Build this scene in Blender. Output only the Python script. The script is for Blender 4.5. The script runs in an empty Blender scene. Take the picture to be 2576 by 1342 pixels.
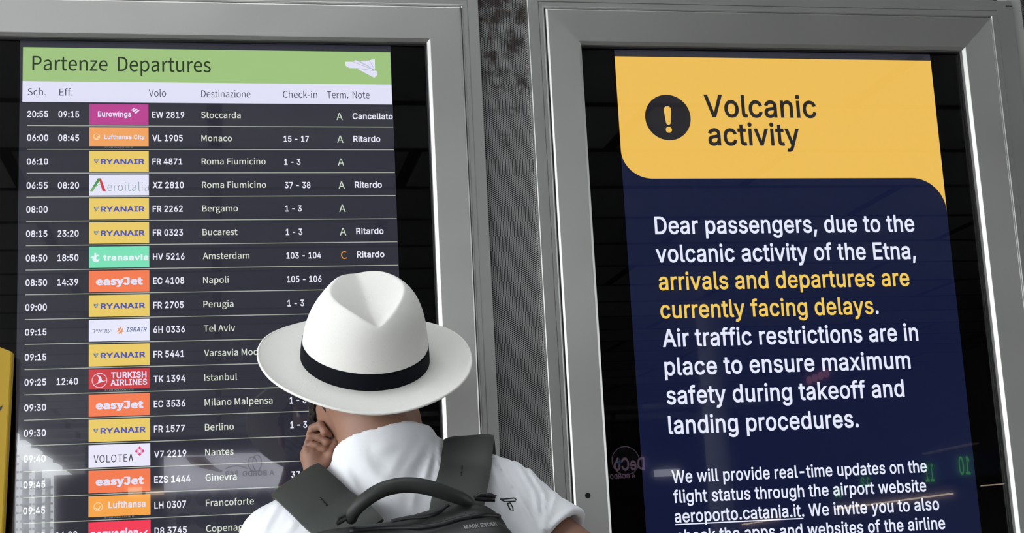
import bpy, bmesh, math, random
import numpy as np
from mathutils import Vector, Matrix
from mathutils.geometry import delaunay_2d_cdt

SC = bpy.context.scene
COL = SC.collection
random.seed(7)

# ------------------------------------------------------------------ camera
# wall frame: X to the right along the display wall, Y into the wall, Z up
YAW, PITCH, ROLL = 0.19807793, 0.18932071, -0.05165106
FPX, CX, CY = 3769.949, 1288.0, 671.0
DIST, EYE = 2.76, 1.35
def camera_axes():
    fwd = Vector((math.sin(YAW)*math.cos(PITCH), math.cos(YAW)*math.cos(PITCH), math.sin(PITCH)))
    right = Vector((math.cos(YAW), -math.sin(YAW), 0))
    up = right.cross(fwd)
    r2 = right*math.cos(ROLL) + up*math.sin(ROLL)
    u2 = -right*math.sin(ROLL) + up*math.cos(ROLL)
    return r2, u2, fwd
RGT, UPV, FWD = camera_axes()
CAMP = Vector((0, -DIST, EYE))
cam_data = bpy.data.cameras.new('camera')
cam = bpy.data.objects.new('camera', cam_data)
COL.objects.link(cam)
cam_data.sensor_width = 36.0
cam_data.lens = FPX/2576*36.0
cam_data.clip_start = 0.05
cam_data.clip_end = 300
cam.matrix_world = Matrix(((RGT.x, UPV.x, -FWD.x, CAMP.x), (RGT.y, UPV.y, -FWD.y, CAMP.y),
                           (RGT.z, UPV.z, -FWD.z, CAMP.z), (0, 0, 0, 1)))
SC.camera = cam

# ------------------------------------------------------------------ sky, sun and exposure
SKY_STRENGTH = 8.0
world = bpy.data.worlds.new('sky')
SC.world = world
world.use_nodes = True
wn = world.node_tree
bg = wn.nodes['Background']
bg.inputs['Color'].default_value = (0.93, 0.97, 1.0, 1)
bg.inputs['Strength'].default_value = SKY_STRENGTH
SC.view_settings.view_transform = 'Standard'
SC.view_settings.look = 'None'
SC.view_settings.gamma = 1.0
SC.view_settings.use_curve_mapping = False
SC.view_settings.exposure = 0.0
SC.cycles.max_bounces = 8
SC.cycles.transparent_max_bounces = 12
SC.cycles.sample_clamp_indirect = 6.0

def at(px, py, y=0.0):
    """point on the plane Y=y that the photograph shows at pixel (px, py)"""
    d = RGT*((px-CX)/FPX) - UPV*((py-CY)/FPX) + FWD
    return CAMP + d*((y+DIST)/d.y)
def mirror_at(px, py, y):
    """point behind the photographer whose mirror image in the glass falls on pixel (px, py)"""
    d = RGT*((px-CX)/FPX) - UPV*((py-CY)/FPX) + FWD
    d = d/d.y
    t = DIST + (-y)
    return Vector((d.x*t, y, EYE + d.z*t))

# ------------------------------------------------------------------ helpers
def lin(r, g, b):
    f = lambda c: (c/255/12.92) if c <= 10.3 else ((c/255+0.055)/1.055)**2.4
    return (f(r), f(g), f(b), 1.0)
MATS = {}
def mat(name, color=(0.5, 0.5, 0.5, 1), rough=0.5, metal=0.0, spec=0.5, emit=None, strength=1.0):
    if name in MATS: return MATS[name]
    m = bpy.data.materials.new(name)
    m.use_nodes = True
    b = m.node_tree.nodes['Principled BSDF']
    b.inputs['Base Color'].default_value = color
    b.inputs['Roughness'].default_value = rough
    b.inputs['Metallic'].default_value = metal
    b.inputs['Specular IOR Level'].default_value = spec
    if emit is not None:
        b.inputs['Emission Color'].default_value = emit
        b.inputs['Emission Strength'].default_value = strength
    MATS[name] = m
    return m
def nodes(m):
    nt = m.node_tree
    return nt, nt.nodes, nt.links, nt.nodes['Principled BSDF']
def lit(name, r, g, b, k=1.0):
    """a colour shown by the display: panel surface that gives off its own light"""
    return mat(name, (0.004, 0.004, 0.005, 1), 0.04, 0, 0.7, lin(r, g, b), k)

class MB:
    """collects shapes of one part and links them as one mesh object"""
    def __init__(self): self.v, self.f, self.m, self.sm = [], [], [], []
    def add(self, verts, faces, m=0, smooth=False):
        o = len(self.v)
        self.v += [tuple(p) for p in verts]
        for f in faces:
            self.f.append(tuple(i+o for i in f)); self.m.append(m); self.sm.append(smooth)
    def quad(self, x0, x1, z0, z1, y, m=0):
        self.add([(x0, y, z0), (x1, y, z0), (x1, y, z1), (x0, y, z1)], [(0, 1, 2, 3)], m)
    def box(self, a, b, m=0):
        x0, y0, z0 = a; x1, y1, z1 = b
        self.add([(x0,y0,z0),(x1,y0,z0),(x1,y1,z0),(x0,y1,z0),(x0,y0,z1),(x1,y0,z1),(x1,y1,z1),(x0,y1,z1)],
                 [(0,3,2,1),(4,5,6,7),(0,1,5,4),(1,2,6,5),(2,3,7,6),(3,0,4,7)], m)
    def poly(self, pts, y, m=0):
        """flat polygon from (x, z) points, any outline"""
        v, f = fill([pts])
        self.add([(p[0], y, p[1]) for p in v], f, m)
    def rings(self, loops, m=0, close=False):
        """loops = rectangles (x0, x1, z0, z1, y) joined one after the other; mitred frame profile"""
        o = len(self.v)
        for (x0, x1, z0, z1, y) in loops:
            self.v += [(x0, y, z0), (x1, y, z0), (x1, y, z1), (x0, y, z1)]
        for k in range(len(loops)-1):
            for i in range(4):
                a = o+4*k+i; b = o+4*k+(i+1) % 4
                self.f.append((a, b, b+4, a+4)); self.m.append(m if m is not None else i % 2); self.sm.append(False)
    def tube(self, pts, radii, n=12, m=0, caps=True, flat=None):
        """round tube through the points; flat = (direction, factor) squeezes it"""
        pts = [Vector(p) for p in pts]
        if not hasattr(radii, '__len__'): radii = [radii]*len(pts)
        rings_ = []
        ref = None
        for i, p in enumerate(pts):
            t = (pts[min(i+1, len(pts)-1)] - pts[max(i-1, 0)]).normalized()
            if ref is None:
                ref = Vector((0, 0, 1)) if abs(t.z) < .9 else Vector((1, 0, 0))
            u = t.cross(ref).normalized(); w = u.cross(t).normalized(); ref = w
            ring = []
            for k in range(n):
                a = 2*math.pi*k/n
                d = (u*math.cos(a) + w*math.sin(a))*radii[i]
                if flat: d -= flat[0]*(d.dot(flat[0])*(1-flat[1]))
                ring.append(p+d)
            rings_.append(ring)
        v = [q for r in rings_ for q in r]; f = []
        for i in range(len(pts)-1):
            for k in range(n):
                a = i*n+k; b = i*n+(k+1) % n
                f.append((a, b, b+n, a+n))
        if caps:
            f.append(tuple(range(n-1, -1, -1))); f.append(tuple((len(pts)-1)*n+k for k in range(n)))
        self.add(v, f, m, True)
    def build(self, name, mats, parent=None, loc=None, bevel=0, fix=True):
        me = bpy.data.meshes.new(name)
        me.from_pydata(self.v, [], self.f)
        for mm in (mats if isinstance(mats, (list, tuple)) else [mats]): me.materials.append(mm)
        me.polygons.foreach_set('material_index', self.m)
        me.polygons.foreach_set('use_smooth', self.sm)
        if fix:
            bm = bmesh.new(); bm.from_mesh(me)
            bmesh.ops.recalc_face_normals(bm, faces=bm.faces)
            bm.to_mesh(me); bm.free()
        me.update()
        o = bpy.data.objects.new(name, me)
        COL.objects.link(o)
        if parent is not None: attach(o, parent)
        if bevel:
            md = o.modifiers.new('bevel', 'BEVEL'); md.width = bevel; md.segments = 2; md.limit_method = 'ANGLE'
        return o
def attach(o, parent):
    """parent o while it keeps its place (meshes are written in world coordinates)"""
    o.parent = parent
    if parent.type == 'EMPTY': o.matrix_parent_inverse = Matrix.Translation(-parent.location)
def thing(name, label, cat, loc=(0, 0, 0), group=None):
    o = bpy.data.objects.new(name, None)
    o.empty_display_size = 0.1
    COL.objects.link(o); o.location = loc
    return tag(o, label, cat, group)
def tag(o, label, cat, group=None):
    o['label'] = label; o['category'] = cat
    if group: o['group'] = group
    return o
def note(o, label):
    o['label'] = label
    return o
def struct(o):
    o['kind'] = 'structure'
    return o
def shade_smooth(o, angle=40):
    for p in o.data.polygons: p.use_smooth = True
    try: o.data.set_sharp_from_angle(angle=math.radians(angle))
    except Exception: pass

# letter outlines: for each lettering style a table of character code -> advance, then closed outlines as x, y, x, y ...
OUTLINES = {
 'I': {
44:[258,[52,-164,116,-164,188,98,93,98]],
45:[623,[464,336,157,336,157,258,464,258]],
46:[258,[131,-6,155,-2,176,12,189,32,194,56,189,81,176,101,155,115,131,119,107,115,87,101,73,81,68,56,73,32,87,12,107,-2]],
48:[623,[312,-9,350,-7,384,1,416,15,445,33,471,57,493,85,513,118,529,156,541,198,550,245,556,295,558,350,556,404,550,455,541,501,529,543,512,581,493,614,470,643,444,667,416,685,384,699,349,707,312,709,275,707,240,699,208,685,179,667,154,643,131,614,111,581,95,543,82,501,73,455,68,404,66,350,68,295,73,245,82,198,95,156,111,118,130,85,153,57,179,33,208,15,240,1,274,-7],[312,68,287,70,264,76,243,87,224,101,207,120,193,142,180,168,169,198,161,231,155,267,150,350,155,433,161,469,169,502,180,532,193,558,207,580,224,599,243,613,264,624,287,630,312,632,337,630,359,624,380,613,399,599,416,580,431,558,444,532,454,502,463,469,468,433,473,350,468,267,463,231,454,198,444,168,431,142,416,120,399,101,380,87,359,76,337,70]],
49:[623,[105,0,538,0,538,75,105,75],[380,700,273,700,118,587,118,492,288,617,292,617,292,0,380,0]],
50:[623,[88,0,536,0,536,78,210,78,210,83,367,247,421,306,462,356,491,399,510,437,521,474,524,513,523,540,517,565,509,590,497,613,482,634,464,653,444,669,421,683,396,695,369,703,340,708,310,709,279,708,250,703,223,694,197,683,173,668,152,651,134,631,119,609,106,584,97,557,92,529,90,498,175,498,179,536,191,569,211,596,237,616,270,628,308,632,344,629,376,618,403,600,423,576,436,546,441,511,437,479,428,449,411,420,388,389,322,315,88,65]],
51:[623,[300,-9,334,-8,366,-3,397,6,425,17,450,32,473,49,493,69,510,91,523,115,533,142,539,170,541,199,539,228,533,256,524,282,510,306,494,329,474,348,451,365,424,380,395,390,363,397,328,399,291,397,291,383,513,634,513,700,96,700,96,622,396,622,396,617,216,412,216,341,277,341,306,339,333,336,357,330,378,321,396,311,412,299,424,285,435,270,448,236,453,199,452,179,448,160,442,143,433,128,409,102,378,84,342,72,301,69,262,72,227,82,198,98,174,120,158,148,150,181,60,181,64,153,71,126,82,101,97,79,114,59,134,41,157,26,183,13,210,3,238,-4,268,-8]],
52:[623,[54,145,568,145,568,224,149,224,149,228,428,700,340,700,54,218],[388,0,472,0,472,437,388,437]],
53:[623,[304,-9,337,-8,368,-2,397,8,425,21,450,37,472,57,491,79,508,104,521,131,530,161,536,192,538,225,534,273,521,318,501,358,475,393,442,421,404,442,362,455,316,459,279,456,244,447,213,433,187,415,184,415,207,622,504,622,504,700,132,700,93,348,176,338,200,356,230,369,265,378,300,381,321,380,341,376,360,370,378,361,394,349,408,336,421,321,432,304,440,286,446,266,451,223,446,181,440,162,432,144,410,112,396,99,380,89,363,80,344,74,325,70,304,69,270,72,238,83,211,100,190,122,175,149,168,179,82,179,85,153,91,128,101,105,114,83,130,62,148,44,169,29,193,15,218,4,245,-3,274,-8]],
54:[623,[311,-9,343,-8,373,-2,401,7,427,20,450,36,472,54,490,76,506,100,519,126,528,154,533,184,535,216,533,248,528,277,520,305,509,330,494,353,477,373,457,391,435,405,410,417,383,426,354,431,323,432,295,430,269,422,246,411,227,396,212,378,200,359,208,359,443,700,347,700,189,468,141,392,110,329,93,274,89,248,87,223,89,190,95,159,104,130,116,102,132,78,151,56,172,36,196,20,222,7,250,-2,280,-8],[311,67,273,72,255,78,239,86,211,109,190,140,176,176,172,218,176,259,190,294,211,324,239,346,255,354,273,360,311,365,350,360,367,354,383,346,411,323,432,294,446,258,451,216,446,176,432,140,411,109,383,86,367,78,350,72]],
55:[623,[133,0,227,0,537,617,537,700,86,700,86,622,445,622,445,617]],
56:[623,[311,-9,346,-8,378,-3,408,5,436,16,462,29,484,46,504,64,521,85,534,108,544,132,550,158,552,186,547,229,533,268,511,303,483,332,450,352,413,364,413,367,437,376,459,388,478,404,494,424,508,446,518,471,523,496,525,523,523,549,518,574,510,597,497,619,482,639,464,657,444,672,421,685,396,696,370,703,341,708,311,709,281,708,253,703,226,696,201,685,178,672,157,657,140,639,124,619,112,597,104,574,99,549,97,523,99,496,104,470,114,446,128,424,144,404,164,388,185,376,210,367,210,364,173,352,139,332,111,303,89,268,76,229,71,186,73,158,79,132,89,108,102,85,119,64,138,46,161,29,187,16,215,5,245,-3,277,-8],[311,68,268,71,230,83,200,101,177,126,163,156,159,191,164,227,170,244,179,260,202,286,233,307,270,319,311,324,353,319,389,307,420,286,443,260,452,244,458,227,463,191,459,156,453,140,444,126,422,101,392,83,355,71],[311,398,276,402,245,413,218,431,199,455,187,484,183,517,187,550,199,578,218,601,244,618,275,629,311,633,347,629,378,618,404,601,423,578,435,550,439,517,435,484,423,455,403,431,377,413,346,402]],
57:[623,[311,709,280,708,250,702,222,693,196,680,172,664,151,646,132,624,117,600,104,574,95,546,89,516,87,484,89,452,94,423,102,395,114,370,129,347,146,327,166,309,189,295,213,283,240,274,269,269,300,268,328,270,353,278,376,289,396,304,411,322,423,341,415,341,179,0,276,0,434,232,482,308,513,371,530,426,534,452,535,477,533,510,528,541,519,570,506,598,490,622,472,644,451,664,427,680,401,693,373,702,343,708],[311,633,350,628,367,622,384,614,411,591,433,560,446,524,451,482,446,442,433,406,411,376,383,354,367,346,350,340,311,335,273,340,256,346,240,354,212,377,190,407,177,443,172,484,177,524,190,560,212,591,240,614,256,622,273,628]],
58:[258,[131,-6,155,-2,176,12,189,32,194,56,189,81,176,101,155,115,131,119,107,115,87,101,73,81,68,56,73,32,87,12,107,-2],[131,373,155,377,176,391,189,411,194,435,189,459,176,480,155,493,131,498,107,493,87,480,73,459,68,435,73,411,87,391,107,377]],
65:[660,[23,0,117,0,262,416,293,510,337,658,319,658,363,512,395,416,544,0,637,0,380,700,277,700],[151,195,509,195,509,273,151,273]],
66:[628,[83,0,339,0,379,2,414,6,446,14,474,25,498,38,519,54,537,72,551,92,561,114,569,137,574,162,575,187,574,214,570,238,563,260,554,280,529,313,500,338,467,354,433,361,433,367,463,378,490,393,514,414,532,440,544,474,548,514,546,540,542,564,534,587,524,608,511,628,494,646,475,662,452,675,427,686,398,694,367,698,332,700,83,700],[171,78,171,318,342,318,384,313,403,308,420,300,450,279,471,253,485,222,489,188,487,165,480,145,469,126,454,110,433,96,407,86,375,80,337,78],[171,393,171,622,330,622,362,620,389,614,412,604,430,590,444,573,454,555,460,534,462,512,458,478,445,449,424,425,397,408,364,396,327,393]],
67:[702,[368,-9,420,-5,469,6,513,26,554,52,588,85,617,125,638,170,651,221,562,221,551,187,536,157,516,132,492,111,464,94,434,82,402,75,368,73,337,75,307,81,279,91,253,105,229,123,207,145,188,170,172,199,159,232,150,267,144,307,142,350,144,392,150,432,159,468,172,501,188,530,207,555,228,577,253,595,279,609,307,619,337,625,368,627,402,625,434,618,464,606,492,589,516,568,536,543,551,513,562,479,651,479,637,530,616,576,588,615,553,648,513,675,468,694,419,706,368,709,324,707,282,698,243,685,207,665,173,641,144,612,118,579,96,541,78,499,66,453,58,403,55,350,58,296,66,247,78,201,96,159,118,121,144,87,173,58,207,34,243,15,282,2,324,-7]],
68:[691,[301,0,352,3,400,11,443,24,482,42,518,66,548,94,574,126,596,163,613,205,625,250,633,299,635,351,633,404,625,452,613,497,596,538,575,575,549,607,519,635,485,658,447,676,405,690,359,697,310,700,128,700,128,622,304,622,343,620,379,613,411,603,440,589,465,571,487,550,506,525,522,496,534,464,542,430,547,392,549,351,547,310,542,272,534,237,521,205,506,176,487,151,464,129,437,111,407,97,374,87,336,80,296,78,132,78,132,0],[171,700,83,700,83,0,171,0]],
69:[576,[83,0,516,0,516,78,171,78,171,315,489,315,489,393,171,393,171,622,513,622,513,700,83,700]],
70:[564,[83,0,171,0,171,304,476,304,476,383,171,383,171,622,508,622,508,700,83,700]],
71:[716,[370,-9,410,-7,449,-1,485,10,518,26,549,45,576,68,600,95,620,125,637,158,648,194,655,233,658,275,658,352,389,352,389,274,598,274,571,279,569,248,564,220,556,194,545,170,531,148,515,128,496,112,474,98,451,87,425,79,398,74,370,73,338,75,308,81,280,91,253,105,229,123,207,145,188,170,172,199,159,232,150,268,144,307,142,350,144,392,150,432,159,468,172,501,188,530,207,555,228,577,252,595,278,609,306,619,335,625,365,627,401,625,434,617,464,605,490,587,513,566,533,541,549,512,561,480,653,480,639,529,618,573,590,612,555,646,514,673,468,693,418,705,365,709,321,707,280,698,241,685,205,665,172,641,142,612,117,579,95,541,78,499,65,453,58,403,55,350,58,296,65,247,78,201,95,159,117,121,143,88,172,59,206,35,242,15,282,2,324,-7]],
72:[711,[83,0,171,0,171,319,540,319,540,0,629,0,629,700,540,700,540,397,171,397,171,700,83,700]],
73:[413,[43,0,371,0,371,78,251,78,251,622,371,622,371,700,43,700,43,622,163,622,163,78,43,78]],
75:[642,[144,200,313,380,318,380,617,700,500,700,291,474,240,417,191,359,144,297],[83,0,171,0,171,700,83,700],[512,0,617,0,314,426,258,357]],
76:[541,[83,0,497,0,497,78,171,78,171,700,83,700]],
77:[864,[83,0,168,0,168,400,167,452,166,511,165,572,163,629,154,629,178,561,199,497,219,442,234,400,394,0,470,0,627,400,643,443,663,499,685,563,706,629,698,629,696,568,695,507,694,450,694,0,781,0,781,700,655,700,485,257,471,218,454,167,437,114,423,67,443,67,428,115,412,169,395,219,381,257,209,700,83,700]],
78:[720,[83,0,172,0,172,400,171,451,168,528,164,624,148,622,204,524,244,455,278,399,532,0,638,0,638,700,549,700,549,216,551,149,557,74,569,76,533,147,499,207,472,251,187,700,83,700]],
79:[734,[367,-9,411,-7,453,2,491,15,528,34,561,58,591,87,616,121,638,159,656,201,668,247,676,296,678,350,676,403,668,453,656,499,638,541,616,579,591,612,561,641,528,665,491,685,453,698,411,707,367,709,324,707,282,698,243,685,207,665,174,641,144,612,118,579,96,541,78,499,66,453,58,403,55,350,58,296,66,247,78,201,96,159,118,121,144,87,174,58,207,34,243,15,282,2,324,-7],[367,73,337,75,307,81,280,91,253,105,229,123,208,144,189,169,172,198,159,231,150,267,144,307,142,350,144,393,150,432,159,469,172,501,189,530,208,556,229,577,253,595,280,609,307,619,337,625,367,627,398,625,427,619,455,609,481,595,505,578,527,556,546,531,562,502,575,469,584,433,590,393,592,350,590,307,584,267,575,231,562,198,546,169,527,144,505,122,481,105,455,91,427,81,398,75]],
80:[612,[83,0,171,0,171,622,319,622,369,617,390,612,408,603,424,593,438,581,449,568,458,552,470,518,474,478,470,439,458,404,449,388,438,375,425,363,409,352,390,344,370,338,320,334,150,334,150,256,324,256,362,257,398,263,429,272,457,285,482,301,504,320,522,341,536,365,548,391,556,419,561,448,562,478,561,509,556,538,548,565,536,591,522,615,504,636,482,655,457,671,429,683,398,693,362,698,324,700,83,700]],
82:[618,[83,0,171,0,171,622,320,622,370,618,391,612,409,605,425,595,439,584,450,571,459,557,471,523,475,484,471,446,459,413,450,399,439,387,425,376,410,367,391,360,371,355,321,351,132,351,132,272,325,272,363,274,398,279,430,287,458,299,483,314,504,331,522,351,537,373,549,398,557,425,562,454,563,484,562,515,557,544,549,571,537,596,523,619,504,639,483,657,458,672,430,684,398,693,363,698,325,700,83,700],[486,0,589,0,417,315,317,315]],
83:[614,[308,-12,346,-11,382,-6,415,3,445,15,472,29,495,46,515,66,532,87,545,111,554,136,560,163,562,191,557,235,551,254,543,272,521,302,494,327,462,347,429,363,364,384,292,404,233,424,204,439,180,459,171,471,164,484,160,500,158,517,163,548,177,576,200,599,230,616,267,627,310,631,340,629,368,624,393,615,416,602,435,586,449,567,459,545,464,520,552,520,549,547,542,572,532,595,519,617,502,638,483,656,460,671,435,685,407,696,378,703,346,708,312,709,279,708,247,703,217,696,189,685,164,672,141,656,120,637,103,616,89,593,79,568,73,541,71,513,74,479,83,449,98,422,119,398,145,377,176,358,212,343,253,329,337,306,374,295,407,281,435,266,457,246,465,235,471,222,475,192,474,174,470,157,463,141,453,126,427,101,393,83,353,71,308,68,267,71,229,81,196,97,170,121,160,135,152,151,147,169,144,188,53,188,56,159,63,132,74,106,88,83,105,61,125,43,149,26,175,13,205,2,237,-6,271,-11]],
84:[617,[44,622,265,622,265,0,353,0,353,622,574,622,574,700,44,700]],
85:[712,[356,-11,396,-9,433,-3,468,7,500,21,529,39,555,60,577,83,595,110,610,139,621,170,627,203,629,238,629,700,540,700,540,245,539,221,535,198,528,176,518,156,506,137,491,120,474,106,455,93,433,84,410,77,384,72,356,71,328,72,303,77,279,84,257,93,238,106,221,120,206,137,194,156,184,176,177,198,172,221,171,245,171,700,83,700,83,238,85,203,91,170,102,139,117,110,135,83,157,60,183,39,212,21,244,7,279,-3,316,-9]],
86:[660,[280,0,382,0,637,700,543,700,398,284,367,190,323,42,341,42,296,189,264,284,116,700,23,700]],
87:[944,[213,0,317,0,437,444,461,543,481,653,462,653,483,539,506,444,627,0,730,0,921,700,830,700,719,270,702,200,686,129,672,54,684,54,669,129,653,200,635,270,522,700,421,700,308,270,291,200,275,129,260,54,271,54,257,129,241,200,225,270,113,700,23,700]],
88:[653,[25,0,126,0,250,178,284,228,310,270,336,318,317,318,344,269,369,227,402,178,525,0,627,0,356,395,356,329,614,700,514,700,411,551,374,497,347,452,319,402,335,402,307,453,281,497,245,551,143,700,40,700,299,325,299,391]],
89:[649,[280,0,369,0,369,287,626,700,524,700,386,474,346,403,327,364,308,317,343,317,324,363,306,402,264,474,125,700,23,700,280,287]],
90:[603,[57,0,550,0,550,78,209,78,124,75,134,46,184,111,232,177,546,635,546,700,55,700,55,622,393,622,479,625,469,654,421,592,376,530,57,64]],
97:[536,[220,-12,262,-8,296,1,324,16,347,34,363,53,375,71,381,71,381,0,463,0,463,346,462,374,458,399,452,421,443,441,421,473,393,496,362,512,329,522,296,527,267,529,225,526,183,517,143,500,108,476,92,461,78,443,66,423,56,401,138,377,147,396,162,414,181,430,205,443,235,452,269,455,302,452,330,443,352,428,367,408,376,383,379,353,379,350,376,334,365,323,347,316,322,312,245,303,172,290,138,280,107,266,80,247,59,222,52,206,46,189,42,148,43,124,48,101,55,80,66,61,78,44,93,30,111,17,130,7,173,-7],[234,62,205,65,179,72,157,83,140,99,130,120,126,144,130,171,142,192,161,207,185,218,212,226,241,231,318,242,357,250,371,255,379,261,379,190,375,158,362,128,342,102,314,81,297,73,278,67]],
98:[584,[316,-11,347,-9,377,-3,405,7,431,22,455,40,476,62,494,88,509,116,521,148,530,183,535,220,537,260,535,300,530,337,521,371,509,403,493,431,475,456,454,478,431,496,405,510,377,521,347,527,315,529,271,525,252,520,236,513,209,495,189,476,163,439,156,439,156,700,72,700,72,0,154,0,154,81,163,81,190,43,210,23,237,5,254,-2,272,-7],[303,64,280,66,259,71,240,78,222,89,207,103,193,119,182,137,172,158,159,206,155,261,159,315,172,362,181,382,193,400,206,416,222,429,239,440,259,448,280,452,303,454,326,452,348,447,367,440,385,428,401,415,414,399,425,380,435,359,447,313,451,261,447,208,435,160,425,139,414,121,400,104,385,90,367,79,348,71,326,66]],
99:[544,[285,-11,323,-9,359,-1,392,12,421,29,448,51,470,77,487,107,499,141,419,161,411,141,401,122,388,105,373,91,354,79,334,71,311,66,285,64,260,66,238,71,218,79,200,91,184,105,170,122,159,141,149,162,137,208,132,258,137,309,149,355,159,377,170,395,184,412,200,427,218,439,238,447,260,452,285,454,310,452,333,447,353,439,371,428,387,414,400,398,410,380,417,360,498,381,485,414,468,443,446,469,420,490,390,507,358,519,323,526,285,529,251,527,219,521,189,510,161,495,135,477,113,455,94,429,77,401,64,369,54,334,49,297,47,258,49,219,54,183,64,149,77,117,94,88,113,63,135,41,161,23,189,8,219,-3,251,-9]],
100:[584,[269,-11,313,-7,331,-2,347,5,374,23,395,43,422,81,430,81,430,0,512,0,512,700,428,700,428,439,421,439,395,476,375,495,348,513,332,520,313,525,269,529,237,527,208,521,180,510,154,496,130,478,109,456,91,431,75,403,63,371,54,337,49,300,47,260,49,220,54,183,63,148,75,116,91,88,109,62,130,40,153,22,179,7,207,-3,237,-9],[281,64,258,66,237,71,217,79,200,90,184,104,170,121,159,139,149,160,137,208,132,261,137,313,149,359,159,380,170,399,183,415,199,428,217,440,236,447,258,452,281,454,304,452,326,448,345,440,362,429,378,416,391,400,403,382,412,362,425,315,429,261,425,206,412,158,403,137,391,119,378,103,362,89,345,78,325,71,304,66]],
101:[556,[292,-11,343,-7,389,6,428,27,461,54,486,87,502,125,420,145,409,121,393,100,373,84,349,73,322,66,292,63,269,65,247,69,227,75,208,85,191,96,176,111,163,127,152,146,143,167,137,191,133,216,132,244,132,290,136,332,150,371,160,389,172,405,185,419,201,431,219,441,238,449,259,453,282,454,305,453,326,449,344,442,361,432,376,419,389,405,400,388,410,369,422,327,426,278,465,304,103,304,103,233,511,233,511,267,506,333,500,361,491,388,469,433,455,452,439,469,404,496,366,515,325,525,282,529,248,527,216,520,186,510,158,494,133,476,111,453,92,428,76,399,63,367,54,333,49,296,47,257,49,218,54,182,64,148,77,117,93,88,112,63,135,41,161,23,190,8,221,-3,255,-9]],
102:[349,[314,522,9,522,9,450,314,450],[111,0,195,0,195,576,199,609,205,622,212,633,222,641,235,647,250,651,268,652,296,649,313,645,334,717,306,725,258,729,221,725,186,714,156,695,132,669,123,653,116,635,112,615,111,594]],
103:[585,[285,-207,316,-206,345,-202,373,-196,400,-187,424,-175,446,-161,465,-144,482,-124,495,-100,505,-74,511,-45,513,-12,513,522,431,522,431,439,423,439,397,476,376,496,349,513,333,520,314,525,270,529,238,527,208,521,181,510,155,496,131,478,110,457,91,432,76,404,63,372,54,339,49,302,47,263,49,224,54,187,63,154,76,124,92,97,110,74,131,53,155,37,181,23,208,14,238,8,268,7,312,10,347,22,374,38,394,57,421,94,428,94,428,-8,426,-38,418,-64,406,-86,388,-103,367,-117,342,-126,315,-132,285,-134,245,-131,212,-121,187,-108,167,-91,140,-56,70,-95,88,-125,113,-152,145,-174,184,-192,231,-203],[282,81,259,83,237,87,218,94,200,104,184,117,171,132,159,149,150,169,137,213,132,265,137,316,149,361,159,381,170,399,184,415,200,429,217,440,237,448,258,452,282,454,305,452,326,448,346,440,363,430,379,416,392,401,403,383,413,363,426,317,430,265,426,212,420,188,413,167,403,147,392,130,378,116,363,103,345,94,326,87,305,83]],
104:[564,[156,312,161,354,166,372,174,389,194,417,221,437,253,449,289,453,315,451,338,444,358,434,376,419,389,400,399,378,405,353,407,324,407,0,491,0,491,331,490,363,486,392,479,418,469,441,456,462,442,480,425,495,406,507,385,517,363,524,339,528,313,529,284,527,257,521,232,512,209,498,188,480,170,457,154,429,141,396,156,396,156,700,72,700,72,0,156,0]],
105:[229,[72,0,156,0,156,522,72,522],[115,609,138,613,157,626,170,643,174,665,170,686,157,704,138,717,115,721,93,717,74,704,61,686,57,665,61,643,74,626,93,613]],
107:[524,[151,188,244,274,253,274,496,522,391,522,166,291,151,291],[72,0,156,0,156,700,72,700],[404,0,512,0,263,315,203,256]],
108:[260,[192,-3,222,-1,249,4,233,75,221,72,201,71,179,75,171,79,165,86,159,105,156,136,156,700,72,700,72,116,74,89,80,65,89,45,102,28,118,14,139,4,163,-1]],
109:[839,[72,0,156,0,156,327,161,366,173,398,192,423,217,440,245,451,274,455,296,453,315,448,333,440,348,428,361,414,370,397,375,378,377,358,377,0,461,0,461,340,465,372,475,399,492,422,515,440,543,451,576,455,596,453,616,449,634,441,650,430,664,416,674,398,680,375,682,349,682,0,766,0,766,351,765,380,761,407,754,431,744,452,732,471,718,487,702,500,684,512,665,520,644,526,601,531,561,527,524,516,491,497,464,472,443,441,430,405,442,405,435,432,425,456,412,478,395,496,376,512,354,523,329,529,302,531,268,528,237,517,208,500,182,476,162,445,148,406,155,406,154,522,72,522]],
110:[564,[156,312,161,354,166,372,174,389,194,417,221,437,253,449,289,453,315,451,338,444,358,434,376,419,389,400,399,378,405,353,407,324,407,0,491,0,491,331,490,363,486,392,479,418,469,441,456,462,442,480,425,495,406,507,385,517,363,524,339,528,313,529,284,527,257,521,232,512,209,498,188,480,170,457,154,429,141,396,154,396,154,522,72,522,72,0,156,0]],
111:[571,[285,-11,320,-9,353,-3,383,8,411,23,436,41,459,63,478,88,494,117,508,149,517,183,522,219,524,258,522,297,517,334,508,369,494,401,478,429,459,455,436,477,411,495,383,510,353,521,320,527,285,529,251,527,219,521,189,510,161,495,135,477,113,455,94,429,77,401,64,369,54,334,49,297,47,258,49,219,54,183,64,149,77,117,94,88,113,63,135,41,161,23,189,8,219,-3,251,-9],[285,64,260,66,238,71,218,79,200,91,184,105,170,122,159,141,149,162,137,208,132,258,137,309,149,355,159,377,170,395,184,412,200,427,218,439,238,447,260,452,285,454,310,452,333,447,354,439,372,427,388,412,402,395,413,376,423,355,435,309,439,258,435,208,423,162,413,141,402,122,388,105,372,91,354,79,333,71,310,66]],
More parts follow.
